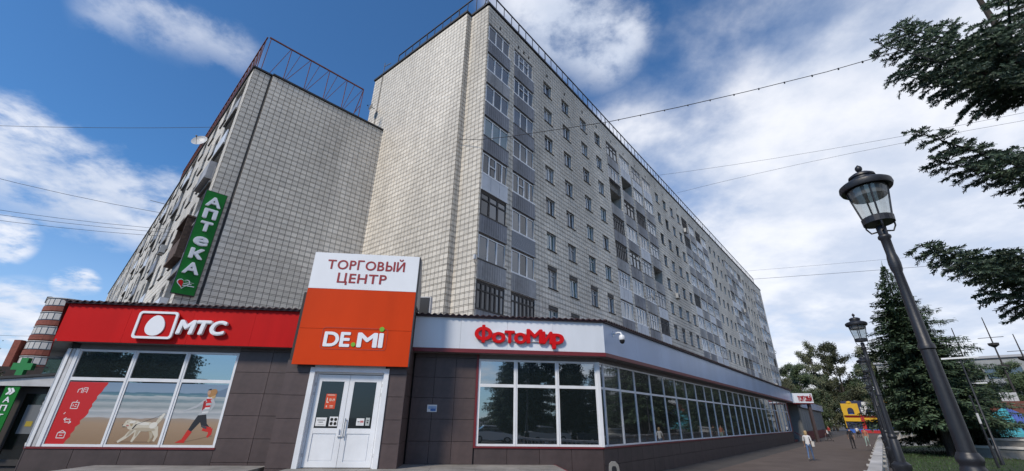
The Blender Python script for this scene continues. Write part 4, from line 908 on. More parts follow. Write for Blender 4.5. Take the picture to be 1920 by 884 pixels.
def arcs(r0, z0, r1, z1, a0, a1, n=7):
    mb = MB(); pr_ = None
    for k in range(n + 1):
        a = a0 + (a1 - a0) * k / n; cu = ((r0 * math.cos(a), r0 * math.sin(a), z0), (r1 * math.cos(a), r1 * math.sin(a), z1))
        if pr_: mb.quad(pr_[0], cu[0], cu[1], pr_[1])
        pr_ = cu
    return mb
def thinglass():
    m = bpy.data.materials.new('clear_lamp_glass'); m.use_nodes = True; t = m.node_tree; t.nodes.remove(t.nodes['Principled BSDF'])
    tr = t.nodes.new('ShaderNodeBsdfTransparent'); tr.inputs[0].default_value = (.93, .95, .94, 1); gl = t.nodes.new('ShaderNodeBsdfGlossy'); gl.inputs['Roughness'].default_value = .08
    df = t.nodes.new('ShaderNodeBsdfTranslucent'); df.inputs[0].default_value = (.7, .72, .7, 1); m1 = t.nodes.new('ShaderNodeMixShader'); m1.inputs[0].default_value = .10; m2 = t.nodes.new('ShaderNodeMixShader'); m2.inputs[0].default_value = .22
    t.links.new(tr.outputs[0], m1.inputs[1]); t.links.new(gl.outputs[0], m1.inputs[2]); t.links.new(m1.outputs[0], m2.inputs[1]); t.links.new(df.outputs[0], m2.inputs[2]); t.links.new(m2.outputs[0], t.nodes['Material Output'].inputs['Surface']); return m
M_tg = thinglass()
for k in range(4):
    a0 = R(45 + 90 * k + 12)
    obj('pane', arcs(.148, 4.13, .222, 4.53, a0 + .05, a0 + R(90) - .05), M_tg, lamp, LAN, True)
    mb = MB(); mb.bar((.150 * math.cos(a0), .150 * math.sin(a0), 4.12), (.226 * math.cos(a0), .226 * math.sin(a0), 4.54), .011, 0, 6); obj('glazing_bar', mb, M_blackiron, lamp, LAN)
obj('reflector', MB().lathe([(.19, 4.40), (.215, 4.50), (.15, 4.53), (.02, 4.54)], 20), mat('lamp_shade_grey', (.16, .16, .17), .5), lamp, LAN, True)
obj('roof', MB().lathe([(.215, 4.52), (.275, 4.50), (.29, 4.535), (.285, 4.57), (.25, 4.595), (.17, 4.62), (.135, 4.64), (.135, 4.67), (.15, 4.675), (.145, 4.70), (.10, 4.73), (.03, 4.74)], 32), M_blackiron, lamp, LAN, True)
obj('finial', MB().lathe([(.02, 4.73), (.016, 4.765), (.035, 4.785), (.042, 4.81), (.034, 4.835), (.012, 4.855), (.002, 4.865)], 12), M_blackiron, lamp, LAN, True)
for i, lb in enumerate(('second black street lamp, in front of the big dark spruce', 'third black street lamp, just above the pole of the second lamp', 'fourth small black street lamp by the bouncy castle path', 'fifth and farthest small black street lamp along the balustrade')):
    p = Vector((9.07, 10.84, 0)) + Vector((5.65, 6.99, 0)) * i; copy_tree(lamp, T(p) @ Rz(20 * i), lb, 'street lamps along the white balustrade')

# ------------------------------------------------------------------ balustrades
M_bal = mat('white_balustrade_paint', (.46, .44, .42), .7, .15, 3, grime=.25)
prof = [(.075, 0), (.075, .05), (.05, .08), (.085, .22), (.075, .32), (.042, .48), (.042, .56), (.07, .60), (.07, .64)]
balm = MB().lathe(prof, 8).mesh('baluster', M_bal)
def balustrade(M, L_, label, nmax, base=.22, h=1.0, step=.30, posts=True):
    t = thing('balustrade', label, 'balustrade', M); obj('rail', MB().box(0, L_, -.15, .15, h - .12, h), M_bal, t, M); obj('plinth', MB().box(0, L_, -.13, .13, 0, base), M_bal, t, M)
    n = int(L_ / step); rest = MB()
    for i in range(n):
        x = .15 + i * step
        if i < nmax: link('baluster', balm, t, M @ T((x, 0, base)))
        else: rest.lathe(prof, 6, (x, 0, base))
    if rest.v: obj('baluster_row', rest, M_bal, t, M)['kind'] = 'stuff'
    if posts:
        pm_ = MB().box(-.15, .15, -.135, .135, 0, h - .121).box(-.07, .07, -.24, .24, h - .09, h - .03).mesh('post', M_bal)
        for i in range(int(L_ / 2.6) + 1): link('post', pm_, t, M @ T((i * 2.6, 0, .002)))
    return t
balustrade(LB @ T((-10, 0, 0)), 62, 'long white balustrade running along the right edge of the paving under the lamps', 110)
C2 = fr(39.0, 47.2, 0, 62); balustrade(C2, 34, 'white balustrade crossing the park behind the dark spruces', 60, .45, 1.45)

# ------------------------------------------------------------------ trees
M_needle = mat('spruce_needles', (.072, .112, .060), .65, 0, 1, .45); M_needle2 = mat('near_spruce_needles', (.066, .105, .064), .6, 0, 1, .45); M_bark = mat('bark', (.045, .036, .03), .95, .4, 8, 0, .5)
M_leaf = mat('birch_leaves', (.112, .12, .062), .6, 0, 1, .4); M_leaf2 = mat('dark_leaves', (.068, .10, .042), .6, 0, 1, .4); M_twig = mat('twigs', (.055, .045, .042), .9, .2, 5)
def spruce_meshes(h, rad, nlev, seed, base=.10, density=1.0):
    rr = random.Random(seed); cr = MB(); tr = MB(); tr.tube([(0, 0, 0), (0, 0, h * .5), (0, 0, h * .97)], [h * .016 + .05, h * .010 + .03, .02], 8)
    for i in range(nlev):
        f = i / (nlev - 1); z = h * (base + (1 - base) * f * .985); L_ = rad * (1 - f) ** .85 * rr.uniform(.66, 1.16) + .10; nb_ = max(6, int(13 * (1 - f) + 5))
        a00 = rr.uniform(0, 6.28)
        for k in range(nb_):
            a = a00 + 6.283 * k / nb_ + rr.uniform(-.25, .25); Lb = L_ * rr.uniform(.55, 1.22); ca, sa = math.cos(a), math.sin(a); droop = .34 * (1 - f) + .05
            ns = max(5, int(Lb * 6.5 * density)); tr.tube([(0, 0, z), (ca * Lb * .5, sa * Lb * .5, z - Lb * droop * .35), (ca * Lb * .95, sa * Lb * .95, z - Lb * droop * .62)], [.035, .02, .008], 3) if f < .8 else None
            for s_ in range(ns):
                u = (s_ + rr.random()) / ns; r_ = Lb * (.12 + .9 * u); zc = z - Lb * droop * (u * 1.0 - .38 * u * u) ; wd = (.62 * (1 - u) + .14) * min(1.0, Lb / 2.2 + .2)
                for q in range(4):
                    off = rr.uniform(-1, 1) * wd * .95; px_, py_ = ca * r_ - sa * off, sa * r_ + ca * off; dir_ = a + (.75 if off > 0 else -.75) * rr.uniform(.5, 1.1); kk = min(1.0, .28 + Lb * .45); ln = rr.uniform(.26, .52) * (.6 + .5 * (1 - u)) * kk; w2 = rr.uniform(.05, .12) * kk
                    dx, dy = math.cos(dir_), math.sin(dir_); zz0 = zc - abs(off) * .25 + rr.uniform(-.16, .12); dz = -rr.uniform(.05, .5) * ln
                    cr.poly([(px_ - dy * w2 * .5, py_ + dx * w2 * .5, zz0), (px_ + dy * w2 * .5, py_ - dx * w2 * .5, zz0 - .02), (px_ + dx * ln * .6 + dy * w2, py_ + dy * ln * .6 - dx * w2, zz0 + dz * .6), (px_ + dx * ln, py_ + dy * ln, zz0 + dz), (px_ + dx * ln * .6 - dy * w2, py_ + dy * ln * .6 + dx * w2, zz0 + dz * .6 + .03)])
                    if rr.random() < .5: cr.poly([(px_, py_, zz0), (px_ + dx * .06, py_ + dy * .06, zz0), (px_ + dx * .05 + rr.uniform(-.05, .05), py_ + dy * .05, zz0 - rr.uniform(.18, .42))])
    for k in range(5): cr.poly([(-.035, 0, h * (.965 + .01 * k)), (.035, 0, h * (.965 + .01 * k)), (rr.uniform(-.06, .06), rr.uniform(-.06, .06), h * (.99 + .012 * k))])
    return tr.mesh('trunk', M_bark), cr.mesh('crown', M_needle)
def tree(name, meshes, M, label, cat='tree', group=None):
    t = thing(name, label, cat, M, group); link('trunk', meshes[0], t, M); link('crown', meshes[1], t, M); return t
spA = spruce_meshes(15.0, 4.9, 46, 1, .19); spB = spruce_meshes(11.5, 3.7, 38, 2, .15)
tree('spruce_tree', spA, T((33.0, 34.6, 0)), 'tallest dark spruce behind the second lamp, at the left of the park')
tree('spruce_tree', spB, T((35.5, 37.0, 0)) @ Rz(40) @ Matrix.Diagonal((.95, .95, 1.07, 1)), 'shorter dark spruce right of the tallest one, behind the nearest lamp pole')
tree('spruce_tree', spB, T((37.4, 37.9, .2)) @ Rz(140) @ Matrix.Diagonal((.80, .80, 1.05, 1)), 'dark spruce half hidden between the two front spruces')
tree('spruce_tree', spB, T((38.4, 38.2, -1.6)) @ Rz(200) @ Matrix.Diagonal((.62, .62, 1, 1)), 'low dark spruce at the right behind the double arm lamp')
tree('spruce_tree', spA, T((60.5, 66, -1.5)) @ Rz(80), 'spruce farther back at the left edge of the dark spruces, by the castle')
for x, y, lb in ((66.5, 73.5, 'first of three spruces added right of the walk to darken the far window reflections'), (75, 83, 'second of three spruces added right of the walk to darken the far window reflections'), (84, 92, 'last of three spruces added to darken the far window reflections, by the castle')): tree('spruce_tree', spB, T((x, y, -.5)) @ Rz(x * 31) @ Matrix.Scale(1.15, 4), lb)  # added spruces that keep pale reflections out of the far shop panes
tree('spruce_tree', spB, T((51.0, 54.5, -1)) @ Rz(10), 'spruce behind the crossing balustrade beside the paved walk')
def leafy_meshes(h, rad, seed, leafm, nleaf, ls, bare=.5):
    rr = random.Random(seed); tr = MB(); cr = MB(); tips = []
    tr.tube([(0, 0, 0), (.1, 0, h * .3), (rr.uniform(-.2, .2), .1, h * .62), (0, 0, h * .93)], [h * .014 + .06, h * .011 + .04, h * .006 + .02, .02], 7)
    for k in range(26):
        f = rr.uniform(.22, .92); a = rr.uniform(0, 6.28); L_ = rad * (1.05 - .75 * f) * rr.uniform(.7, 1.15); z = h * f; p0 = Vector((0, 0, z)); up = rr.uniform(.35, .95); p1 = p0 + Vector((math.cos(a) * L_ * .55, math.sin(a) * L_ * .55, L_ * up * .6)); p2 = p0 + Vector((math.cos(a) * L_, math.sin(a) * L_, L_ * up))
        tr.tube([p0, p1, p2], [h * .005 + .015, h * .003 + .01, .008], 4)
        for q in range(9):
            s_ = rr.uniform(.3, 1.0); b0 = p0.lerp(p1, s_ * 2) if s_ < .5 else p1.lerp(p2, s_ * 2 - 1); d = Vector((rr.uniform(-1, 1), rr.uniform(-1, 1), rr.uniform(-.25, .9))).normalized() * L_ * rr.uniform(.22, .5); tr.bar(b0, b0 + d, .014, 0, 3, .004); tips.append((b0, b0 + d))
    for i in range(nleaf):
        b0, b1 = rr.choice(tips); p = b0.lerp(b1, rr.uniform(.1, 1.1)) + Vector((rr.gauss(0, .25), rr.gauss(0, .25), rr.gauss(0, .25))); u = Vector((rr.uniform(-1, 1), rr.uniform(-1, 1), rr.uniform(-1, 1))).normalized() * ls * rr.uniform(.6, 1.3); v = u.orthogonal().normalized() * ls * .7
        cr.poly([p, p + u * .5 + v * .5, p + u, p + u * .5 - v * .5])
    return tr.mesh('trunk', M_twig), cr.mesh('crown', leafm)
bA = leafy_meshes(16, 4.6, 5, M_leaf, 15000, .24); bB = leafy_meshes(14, 4.2, 6, M_leaf2, 16000, .26); bC = leafy_meshes(18, 4.6, 9, M_leaf, 12000, .23)
far = [(62, 92, 0, 1.0, bA, 'birch with thin spring leaves just right of the tower end'), (69, 96, 0, 1.05, bC, 'tall thin birch second from the tower end behind the far shop'), (77, 98, 0, 1.08, bB, 'fuller dark green tree behind the far white canopy'), (84, 101, 0, 1.2, bC, 'tallest thin birch above the far shop wing'), (92, 104, 0, 1.1, bA, 'thin birch above the end of the far shop wing'), (97, 101, 0, 1.1, bB, 'dark green tree left of the bouncy castle'), (104, 106, 0, 1.2, bC, 'thin birch above the bouncy castle'), (66, 104, 0, 1.15, bB, 'dark green tree deep behind the first birch at the tower end'), (88, 116, 0, 1.25, bB, 'dark green tree deep behind the tallest birch'), (112, 112, 0, 1.2, bB, 'dark green tree right behind the bouncy castle')]
far += [(65, 88, -4, .95, bA, 'low thin leaved birch under the tower end'), (73, 91, -4.5, .9, bB, 'low round green tree over the far shop roof, left one'), (80, 94, -4.5, .95, bA, 'low birch over the far shop roof in the middle'), (87, 97, -4.5, .9, bB, 'low round green tree over the far shop roof, right one'), (58, 97, -1, 1.0, bA, 'birch half behind the tower end'), (100, 112, 0, 1.3, bA, 'tall birch behind the castle, left of its middle'), (91, 108, -3, 1.15, bB, 'green tree between the far birches left of the castle')]
ca_, sa_ = math.cos(R(4.6)), math.sin(R(4.6))
for (x, y, z, s_, ms_, lb) in far:
    x, y = x * ca_ - y * sa_, y * ca_ + x * sa_
    yw, ds = math.degrees(math.atan2(x, y)), math.hypot(x, y)
    if 35.0 < yw < 39.8 and ds < 170: x, y, s_ = x * 172 / ds, y * 172 / ds, s_ * 1.25      # beyond the bouncy castle
    tree('birch_tree' if ms_ is not bB else 'leafy_tree', ms_, T((x, y, z)) @ Rz(x * 37) @ Matrix.Scale(s_, 4), lb)

# the near spruce whose boughs reach into the view from the right
rn = random.Random(21)
NT = T((17.2, 10.4, 0)); near = thing('spruce_tree', 'near spruce at the right edge with boughs hanging in front of the sky', 'tree', NT)
obj('trunk', MB().tube([(17.2, 10.4, 0), (17.25, 10.4, 6), (17.2, 10.4, 12), (17.2, 10.4, 19)], [.30, .24, .15, .03], 10), M_bark, near, I4)
def brush(cr, p, q, r0, dens):            # needles all round the twig p-q
    d = q - p; L_ = d.length; d = d / max(L_, 1e-6); e1 = d.orthogonal().normalized(); e2 = d.cross(e1); n = max(3, int(L_ * dens))
    for i in range(n):
        u = (i + rn.random()) / n; c = p + d * (L_ * u)
        a = rn.uniform(0, 6.283); o = e1 * math.cos(a) + e2 * math.sin(a); ln = r0 * rn.uniform(.75, 1.15) * (1 - .35 * max(0, u - .7)); s_ = o.cross(d) * .012
        tip = c + o * ln * .8 + d * ln * .75; cr.poly([c - s_, c + s_, tip + s_ * .7, tip - s_ * .7])
def bough(tip, z0, width, sag, dens=1.0, start=.10, hang=.35, r0=.078):
    cr = MB(); wd = MB(); p0 = Vector((17.2, 10.4, z0)); p2 = Vector(tip); p1 = (p0 + p2) / 2 + Vector((0, 0, -sag)); L_ = (p2 - p0).length
    pt = lambda u: p0 * (1 - u) ** 2 + p1 * 2 * u * (1 - u) + p2 * u * u
    wd.tube([pt(i / 8) for i in range(9)], [.06 * (1 - i / 8) + .010 for i in range(9)], 6)
    ns = int(L_ * 5.6 * dens); side0 = (p2 - p0).cross(Vector((0, 0, 1))).normalized()
    for i in range(ns):
        u = start + (1 - start) * (i + rn.random()) / ns; b = pt(u); fwd = (pt(min(1, u + .02)) - pt(u - .02)).normalized(); sg_ = -1 if i % 2 else 1
        ln = width * (1 - u) ** .55 * rn.uniform(.55, 1.2) * (.55 + .6 * min(1, u * 2.5)) + .16
        dr = (side0 * sg_ * rn.uniform(.55, 1.0) + fwd * rn.uniform(.45, 1.0) + Vector((0, 0, -rn.uniform(.0, hang * 1.6) + (.25 if rn.random() < .25 else 0)))).normalized()
        e = b + dr * ln + Vector((0, 0, -ln * ln * hang * .45)); mid = (b + e) / 2 + Vector((0, 0, ln * .06))
        wd.tube([b, mid, e], [.012, .008, .004], 3); brush(cr, b, mid, r0, 95); brush(cr, mid, e, r0, 110)
        nsub = int(ln / .07)
        for k in range(nsub):
            f = (k + rn.random()) / max(1, nsub); q = b.lerp(mid, f * 2) if f < .5 else mid.lerp(e, f * 2 - 1); s2 = dr.cross(Vector((0, 0, 1))).normalized() * (1 if k % 2 else -1)
            d2 = (s2 * rn.uniform(.5, 1) + dr * rn.uniform(.5, 1) + Vector((0, 0, -rn.uniform(-.15, .95) * hang * 2))).normalized(); l2 = rn.uniform(.12, .34) * (1.1 - .5 * f)
            brush(cr, q, q + d2 * l2, r0, 105)
    brush(cr, pt(.9), p2, r0, 90)
    o = obj('bough', wd, M_bark, near, I4); obj('needles', cr, M_needle2, o, I4)
for a in (((10.9, 9.0, 12.62), 12.4, .95, .25), ((11.7, 9.6, 12.0), 11.9, .9, .2), ((12.4, 8.6, 11.35), 11.7, 1.0, .1), ((11.9, 9.2, 13.5), 13.2, 1.1, .2), ((12.8, 9.8, 14.3), 14.0, 1.1, .2), ((13.4, 8.4, 12.6), 12.9, 1.2, .2), ((13.6, 9.6, 11.5), 12.2, 1.0, .1), ((12.7, 9.9, 12.9), 13.4, 1.1, .2), ((14.2, 8.0, 13.6), 14.2, 1.2, .2)): bough(*a, hang=.42)
for a in (((10.75, 9.0, 9.35), 8.6, .75, .25), ((11.3, 9.4, 8.75), 8.2, .8, .15), ((12.2, 8.7, 8.3), 8.0, .85, .1), ((12.4, 9.6, 9.3), 8.9, .75, .1)): bough(*a, hang=.30, dens=.9)
for a in (((9.6, 9.0, 6.0), 5.1, .85, .25), ((9.85, 8.6, 5.35), 4.9, .85, .15), ((10.4, 9.3, 5.95), 5.3, .9, .1), ((10.6, 8.4, 5.6), 5.2, .95, .1), ((10.9, 9.2, 4.9), 4.6, .95, .05)): bough(*a, hang=.34)
for k in range(26):                       # the rest of its crown, outside the view
    a = rn.uniform(-1.9, 1.25); z = 4 + k * .55; L_ = 5.5 * (1 - (z - 2) / 19) + .6
    bough((17.2 + math.cos(a) * L_, 10.4 + math.sin(a) * L_, z - .3), z, 1.0, .2, .35)

# ------------------------------------------------------------------ people
def person(M, label, H, cols, stride=.3, arm=.25, lean=.0, hair=(.05, .03, .02), hairlen=.0, bag=None, cap=None, group=None):
    s_ = H / 1.72; J = {}; E_ = []; Rad = {}; Mat_ = {}
    def jt(n, p, r, par=None, m_=0):
        J[n] = Vector(p) * s_; Rad[n] = (r if isinstance(r, tuple) else (r, r)); Mat_[n] = m_
        if par: E_.append((par, n))
    # materials: 0 top, 1 trousers, 2 skin, 3 shoes
    jt('pelvis', (0, 0, .95), (.135, .105), None, 1); jt('waist', (0, lean * .3, 1.10), (.12, .095), 'pelvis', 0); jt('chest', (0, lean * .7, 1.31), (.15, .10), 'waist', 0); jt('collar', (0, lean, 1.43), (.09, .07), 'chest', 0)
    jt('neck', (0, lean, 1.49), .048, 'collar', 2); jt('jaw', (0, .015 + lean, 1.56), (.062, .07), 'neck', 2); jt('brow', (0, .01 + lean, 1.64), (.074, .088), 'jaw', 2); jt('crown', (0, 0 + lean, 1.70), (.05, .06), 'brow', 2); jt('nose', (0, .105 + lean, 1.60), .014, 'jaw', 2)
    for sd, nm in ((-1, 'l'), (1, 'r')):
        st = stride * sd
        jt('hip' + nm, (.09 * sd, 0, .89), .088, 'pelvis', 1); kn = (.095 * sd, st * .45 + .04, .50); jt('knee' + nm, kn, .058, 'hip' + nm, 1)
        an = (.095 * sd, st - (.06 if st < 0 else 0), .09 + (.08 if st < 0 else 0)); jt('ankle' + nm, an, .040, 'knee' + nm, 1); jt('toe' + nm, (an[0] + .02 * sd, an[1] + .15, .035 + (.0 if st < 0 else .01)), .036, 'ankle' + nm, 3)
        at = -arm * sd
        jt('shoulder' + nm, (.175 * sd, lean, 1.40), .055, 'collar', 0); jt('elbow' + nm, (.225 * sd, lean + at * .35, 1.13), .040, 'shoulder' + nm, 0); wr = (.225 * sd, lean + at * .8 + .08, .90); jt('wrist' + nm, wr, .026, 'elbow' + nm, 2); pm_ = (wr[0], wr[1] + .02, wr[2] - .07); jt('palm' + nm, pm_, (.034, .018), 'wrist' + nm, 2)
        for q in range(4): jt('finger%d%s' % (q, nm), (pm_[0] - .002 * sd, pm_[1] - .03 + q * .02, pm_[2] - .075 - (.01 if q in (1, 2) else 0)), .008, 'palm' + nm, 2)
        jt('thumb' + nm, (pm_[0] - .01 * sd, pm_[1] + .045, pm_[2] - .03), .009, 'palm' + nm, 2)
    names = list(J); idx = {n: i for i, n in enumerate(names)}
    me = bpy.data.meshes.new('body'); me.from_pydata([tuple(J[n]) for n in names], [(idx[a], idx[b]) for a, b in E_], []); o = bpy.data.objects.new('body_source', me); COL.objects.link(o)
    md = o.modifiers.new('skin', 'SKIN'); md.use_smooth_shade = True
    sv_ = me.skin_vertices[0].data if me.skin_vertices else None
    if sv_ is None:
        bm = bmesh.new(); bm.from_mesh(me); bm.verts.layers.skin.verify(); bm.to_mesh(me); bm.free(); sv_ = me.skin_vertices[0].data
    for i, n in enumerate(names): sv_[i].radius = (Rad[n][0] * s_, Rad[n][1] * s_); sv_[i].use_root = (n == 'pelvis')
    sb = o.modifiers.new('sub', 'SUBSURF'); sb.levels = 1; sb.render_levels = 1
    m2 = bpy.data.meshes.new_from_object(o.evaluated_get(bpy.context.evaluated_depsgraph_get())); bpy.data.objects.remove(o); m2.name = 'body'
    m2.materials.clear()
    for c in cols: m2.materials.append(c)
    segs = [(J[a], J[b], Mat_[b]) for a, b in E_]
    for p in m2.polygons:
        best = None; c = p.center
        for (a, b, k) in segs:
            ab = b - a; t_ = max(0, min(1, (c - a).dot(ab) / ab.length_squared)); d_ = (c - a - ab * t_).length
            if best is None or d_ < best[0]: best = (d_, k)
        p.material_index = best[1]; p.use_smooth = True
    t = thing('person', label, 'person', M, group); link('body', m2, t, M)
    hm = mat('hair_%.2f_%.2f' % (hair[0], hair[1]), hair, .7, .2, 20); hz_ = 1.62 * s_; ly = lean * s_
    mb = MB()
    mb.lathe([(.082 * s_, -.02 * s_ - hairlen * s_), (.094 * s_, .02 * s_), (.086 * s_, .07 * s_), (.05 * s_, .11 * s_), (.005, .122 * s_)], 12, (0, ly - .018 * s_, hz_)); obj('hair', mb, cap or hm, t, M, True)
    return t
SK = mat('skin', (.42, .25, .18), .55); Wt = mat('white_cotton', (.62, .62, .63), .8, .1, 8); Jn = mat('blue_denim', (.085, .14, .26), .8, .2, 12); Dk = mat('dark_cloth', (.02, .02, .026), .85, .2, 8); Sh = mat('pale_shoes', (.45, .43, .42), .6); Or = mat('orange_pink_cloth', (.36, .14, .09), .8, .1, 8); Mt = mat('pale_mint_cloth', (.26, .36, .34), .8, .1, 8); Rd = mat('red_cloth', (.32, .03, .03), .8); Pk = mat('pale_pink_cloth', (.45, .28, .28), .8)
Pm = T((18.4, 28.4, 0)) @ Rz(-40); wmn = person(Pm, 'person walking away in a white shirt and blue jeans with a pale shoulder bag', 1.66, [Wt, Jn, SK, Sh], .20, .12, .0, (.40, .28, .14), .10)
BG = Pm @ T((.27, -.02, .96)); bag = thing('shoulder_bag', 'pale shoulder bag hanging at the side of the woman in jeans', 'bag', BG)
obj('pouch', MB().prism([(-.06, -.16), (.06, -.16), (.075, .05), (.05, .12), (-.05, .12), (-.075, .05)], -.15, .15), mat('pale_leather', (.50, .47, .43), .6), bag, BG)
mb = MB(); mb.tube([(-.01, -.1, .11), (-.06, -.03, .34), (-.07, .0, .46)], .012, 4); mb.tube([(-.07, .0, .46), (-.06, .06, .34), (-.01, .1, .11)], .012, 4); obj('strap', mb, M_black, bag, BG)
person(T((31.7, 42.5, 0)) @ Rz(-38), 'person walking away in dark clothes and a dark cap', 1.78, [Dk, Dk, SK, Dk], .22, .15, .0, (.02, .02, .02), .0, cap=Dk)
person(T((36.6, 47.0, 0)) @ Rz(130), 'person in an orange pink top and pale trousers beside the balustrade', 1.70, [Or, Mt, SK, Sh], .15, .1, .0, (.08, .05, .03), .05)
KM = T((41.3, 59.2, .10)) @ Rz(60); person(KM, 'child in a white top and dark trousers riding a scooter', 1.35, [Wt, Dk, SK, Dk], .22, .30, .10, (.02, .015, .01), .02)
sco = thing('kick_scooter', 'small dark kick scooter under the child in the white top', 'scooter', T((41.3, 59.2, 0)) @ Rz(60)); KS = WM[sco.name]
obj('deck', MB().box(-.07, .07, -.35, .38, .06, .10), M_black, sco, KS); mb = MB(); mb.bar((0, .40, .1), (0, .34, .86), .018); mb.bar((-.2, .34, .86), (.2, .34, .86), .016); obj('handlebar', mb, M_metal, sco, KS)
for yy in (-.38, .44): obj('wheel', MB().lathe([(.06, -.015), (.06, .015)], 12), M_black, sco, KS @ T((0, yy, .06)) @ Matrix.Rotation(math.pi / 2, 4, 'Y'))
person(T((58.6, 76.8, 0)) @ Rz(-40), 'person in a pale top pushing a pram before the bouncy castle', 1.68, [Wt, Dk, SK, Sh], .15, .1, .05, (.1, .06, .03), .05)
PR = T((59.2, 77.4, 0)) @ Rz(-40); prm = thing('pram', 'dark pram in front of the person in the pale top', 'pram', PR); obj('basket', MB().prism([(-.28, .5), (.28, .5), (.32, .95), (-.32, .95)], -.35, .35), Dk, prm, PR); obj('hood', MB().lathe([(.33, .9), (.30, 1.08), (.15, 1.2), (.02, 1.22)], 10), Dk, prm, PR)
for qx in (-.28, .28):
    for qy in (-.3, .3): obj('wheel', MB().lathe([(.13, -.02), (.13, .02)], 10), M_black, prm, PR @ T((qx, qy, .13)) @ Matrix.Rotation(math.pi / 2, 4, 'Y'))
person(T((54.0, 77.0, 0)) @ Rz(120), 'distant person in red near the far shop wing', 1.70, [Rd, Dk, SK, Dk], .15, .1, 0, (.06, .04, .03), .03)
person(T((52.6, 77.2, 0)) @ Rz(200), 'distant person in pale pink near the far shop wing', 1.62, [Pk, Dk, SK, Sh], .15, .1, 0, (.12, .08, .04), .06)

# ------------------------------------------------------------------ bouncy castle
KF = fr(88.2, 118.8, 0, 127) @ Matrix.Scale(1.25, 4); cas = thing('bouncy_castle', 'yellow red and blue inflatable bouncy castle with arched windows at the end of the walk', 'bouncy castle', KF @ T((4.4, 0, 0)))
Y_ = mat('yellow_vinyl', (.62, .36, .015), .4, .06, 2); B_ = mat('blue_vinyl', (.03, .11, .42), .4, .06, 2); Rv = mat('red_vinyl', (.42, .02, .02), .4, .06, 2); Dv = mat('dark_blue_vinyl', (.02, .025, .07), .45); Wv = mat('white_vinyl', (.6, .6, .6), .4)
def rbox(mb, x0, x1, y0, y1, z0, z1, r=.18):
    mb.prism(rrect(x0, x1, z0, z1, r, 3), y0, y1); return mb
def arch(x0, x1, z0, z1, ax0, ax1, az0, az1, y0, y1):
    mb = MB(); n = 8; cx_ = (ax0 + ax1) / 2; r_ = (ax1 - ax0) / 2; az = az1 - r_
    inner = [(ax1, az0)] + [(cx_ + r_ * math.cos(math.pi * k / n), az + r_ * math.sin(math.pi * k / n)) for k in range(n + 1)] + [(ax0, az0)]
    outer = [(x1, az0)] + [(x1 if k < n / 2 - 1 else (cx_ if k == n / 2 else x0), z1 if 2 <= k <= n - 2 else az) for k in range(n + 1)] + [(x0, az0)]
    outer = [(x1, az0)] + [(cx_ + (x1 - cx_) * max(-1, min(1, 1.5 * math.cos(math.pi * k / n))), az + (z1 - az) * min(1, 1.6 * math.sin(math.pi * k / n))) for k in range(n + 1)] + [(x0, az0)]
    for i in range(len(inner) - 1):
        o1, o2, i1, i2 = outer[i], outer[i + 1], inner[i], inner[i + 1]
        for y in (y0, y1): mb.quad((o1[0], y, o1[1]), (o2[0], y, o2[1]), (i2[0], y, i2[1]), (i1[0], y, i1[1]))
        mb.quad((o1[0], y0, o1[1]), (o1[0], y1, o1[1]), (o2[0], y1, o2[1]), (o2[0], y0, o2[1])); mb.quad((i1[0], y0, i1[1]), (i2[0], y0, i2[1]), (i2[0], y1, i2[1]), (i1[0], y1, i1[1]))
    mb.box(x0, x1, y0, y1, z0, az0); return mb
obj('base', rbox(MB(), 0, 8.8, .0, 6, 0, .7), B_, cas, KF); obj('step', rbox(MB(), 2.2, 6.6, -1.2, -.02, 0, .55), Rv, cas, KF)
obj('lower_wall', rbox(MB(), .15, 2.7, .35, .8, .7, 2.2), Dv, cas, KF); obj('lower_wall', rbox(MB(), 6.1, 8.65, .35, .8, .7, 2.2), B_, cas, KF)
obj('yellow_beam', rbox(MB(), .1, 8.7, .1, .7, 2.15, 2.85), Y_, cas, KF); obj('red_beam', rbox(MB(), .3, 8.5, .75, 1.2, 2.9, 3.45), Rv, cas, KF)
for xx in (2.75, 5.45): obj('red_pillar', rbox(MB(), xx, xx + .6, .02, .6, .7, 3.3, .25), Rv, cas, KF)
obj('tower', arch(.1, 2.9, 3.3, 5.6, .9, 2.0, 3.5, 4.8, .3, 1.0), Y_, cas, KF); obj('tower', arch(5.9, 8.7, 3.3, 5.6, 6.8, 7.9, 3.5, 4.8, .3, 1.0), Y_, cas, KF)
obj('middle_arch', arch(3.2, 5.6, 3.3, 4.9, 3.9, 4.9, 3.5, 4.5, .32, .95), Wv, cas, KF); obj('crest', rbox(MB(), 3.6, 5.2, .35, .9, 4.92, 5.9), Wv, cas, KF)
for xx in (1.5, 7.3): obj('finial', MB().lathe([(.45, 0), (.5, .2), (.35, .4), (.05, .5)], 10, (xx, .65, 5.6)), Y_, cas, KF, True)
for x0, x1, mt in ((.6, 2.6, B_), (6.2, 8.2, B_), (3.3, 5.5, Dv)): obj('inner_cushion', rbox(MB(), x0, x1, 1.6, 2.4, .7, 3.9, .4), mt, cas, KF)
obj('side_wall', rbox(MB(), .0, .5, .8, 5.8, .7, 3.6), Y_, cas, KF); obj('side_wall', rbox(MB(), 8.3, 8.8, .8, 5.8, .7, 3.6), Y_, cas, KF); obj('back_wall', rbox(MB(), .1, 8.7, 5.3, 5.9, .7, 6.3), Dv, cas, KF)

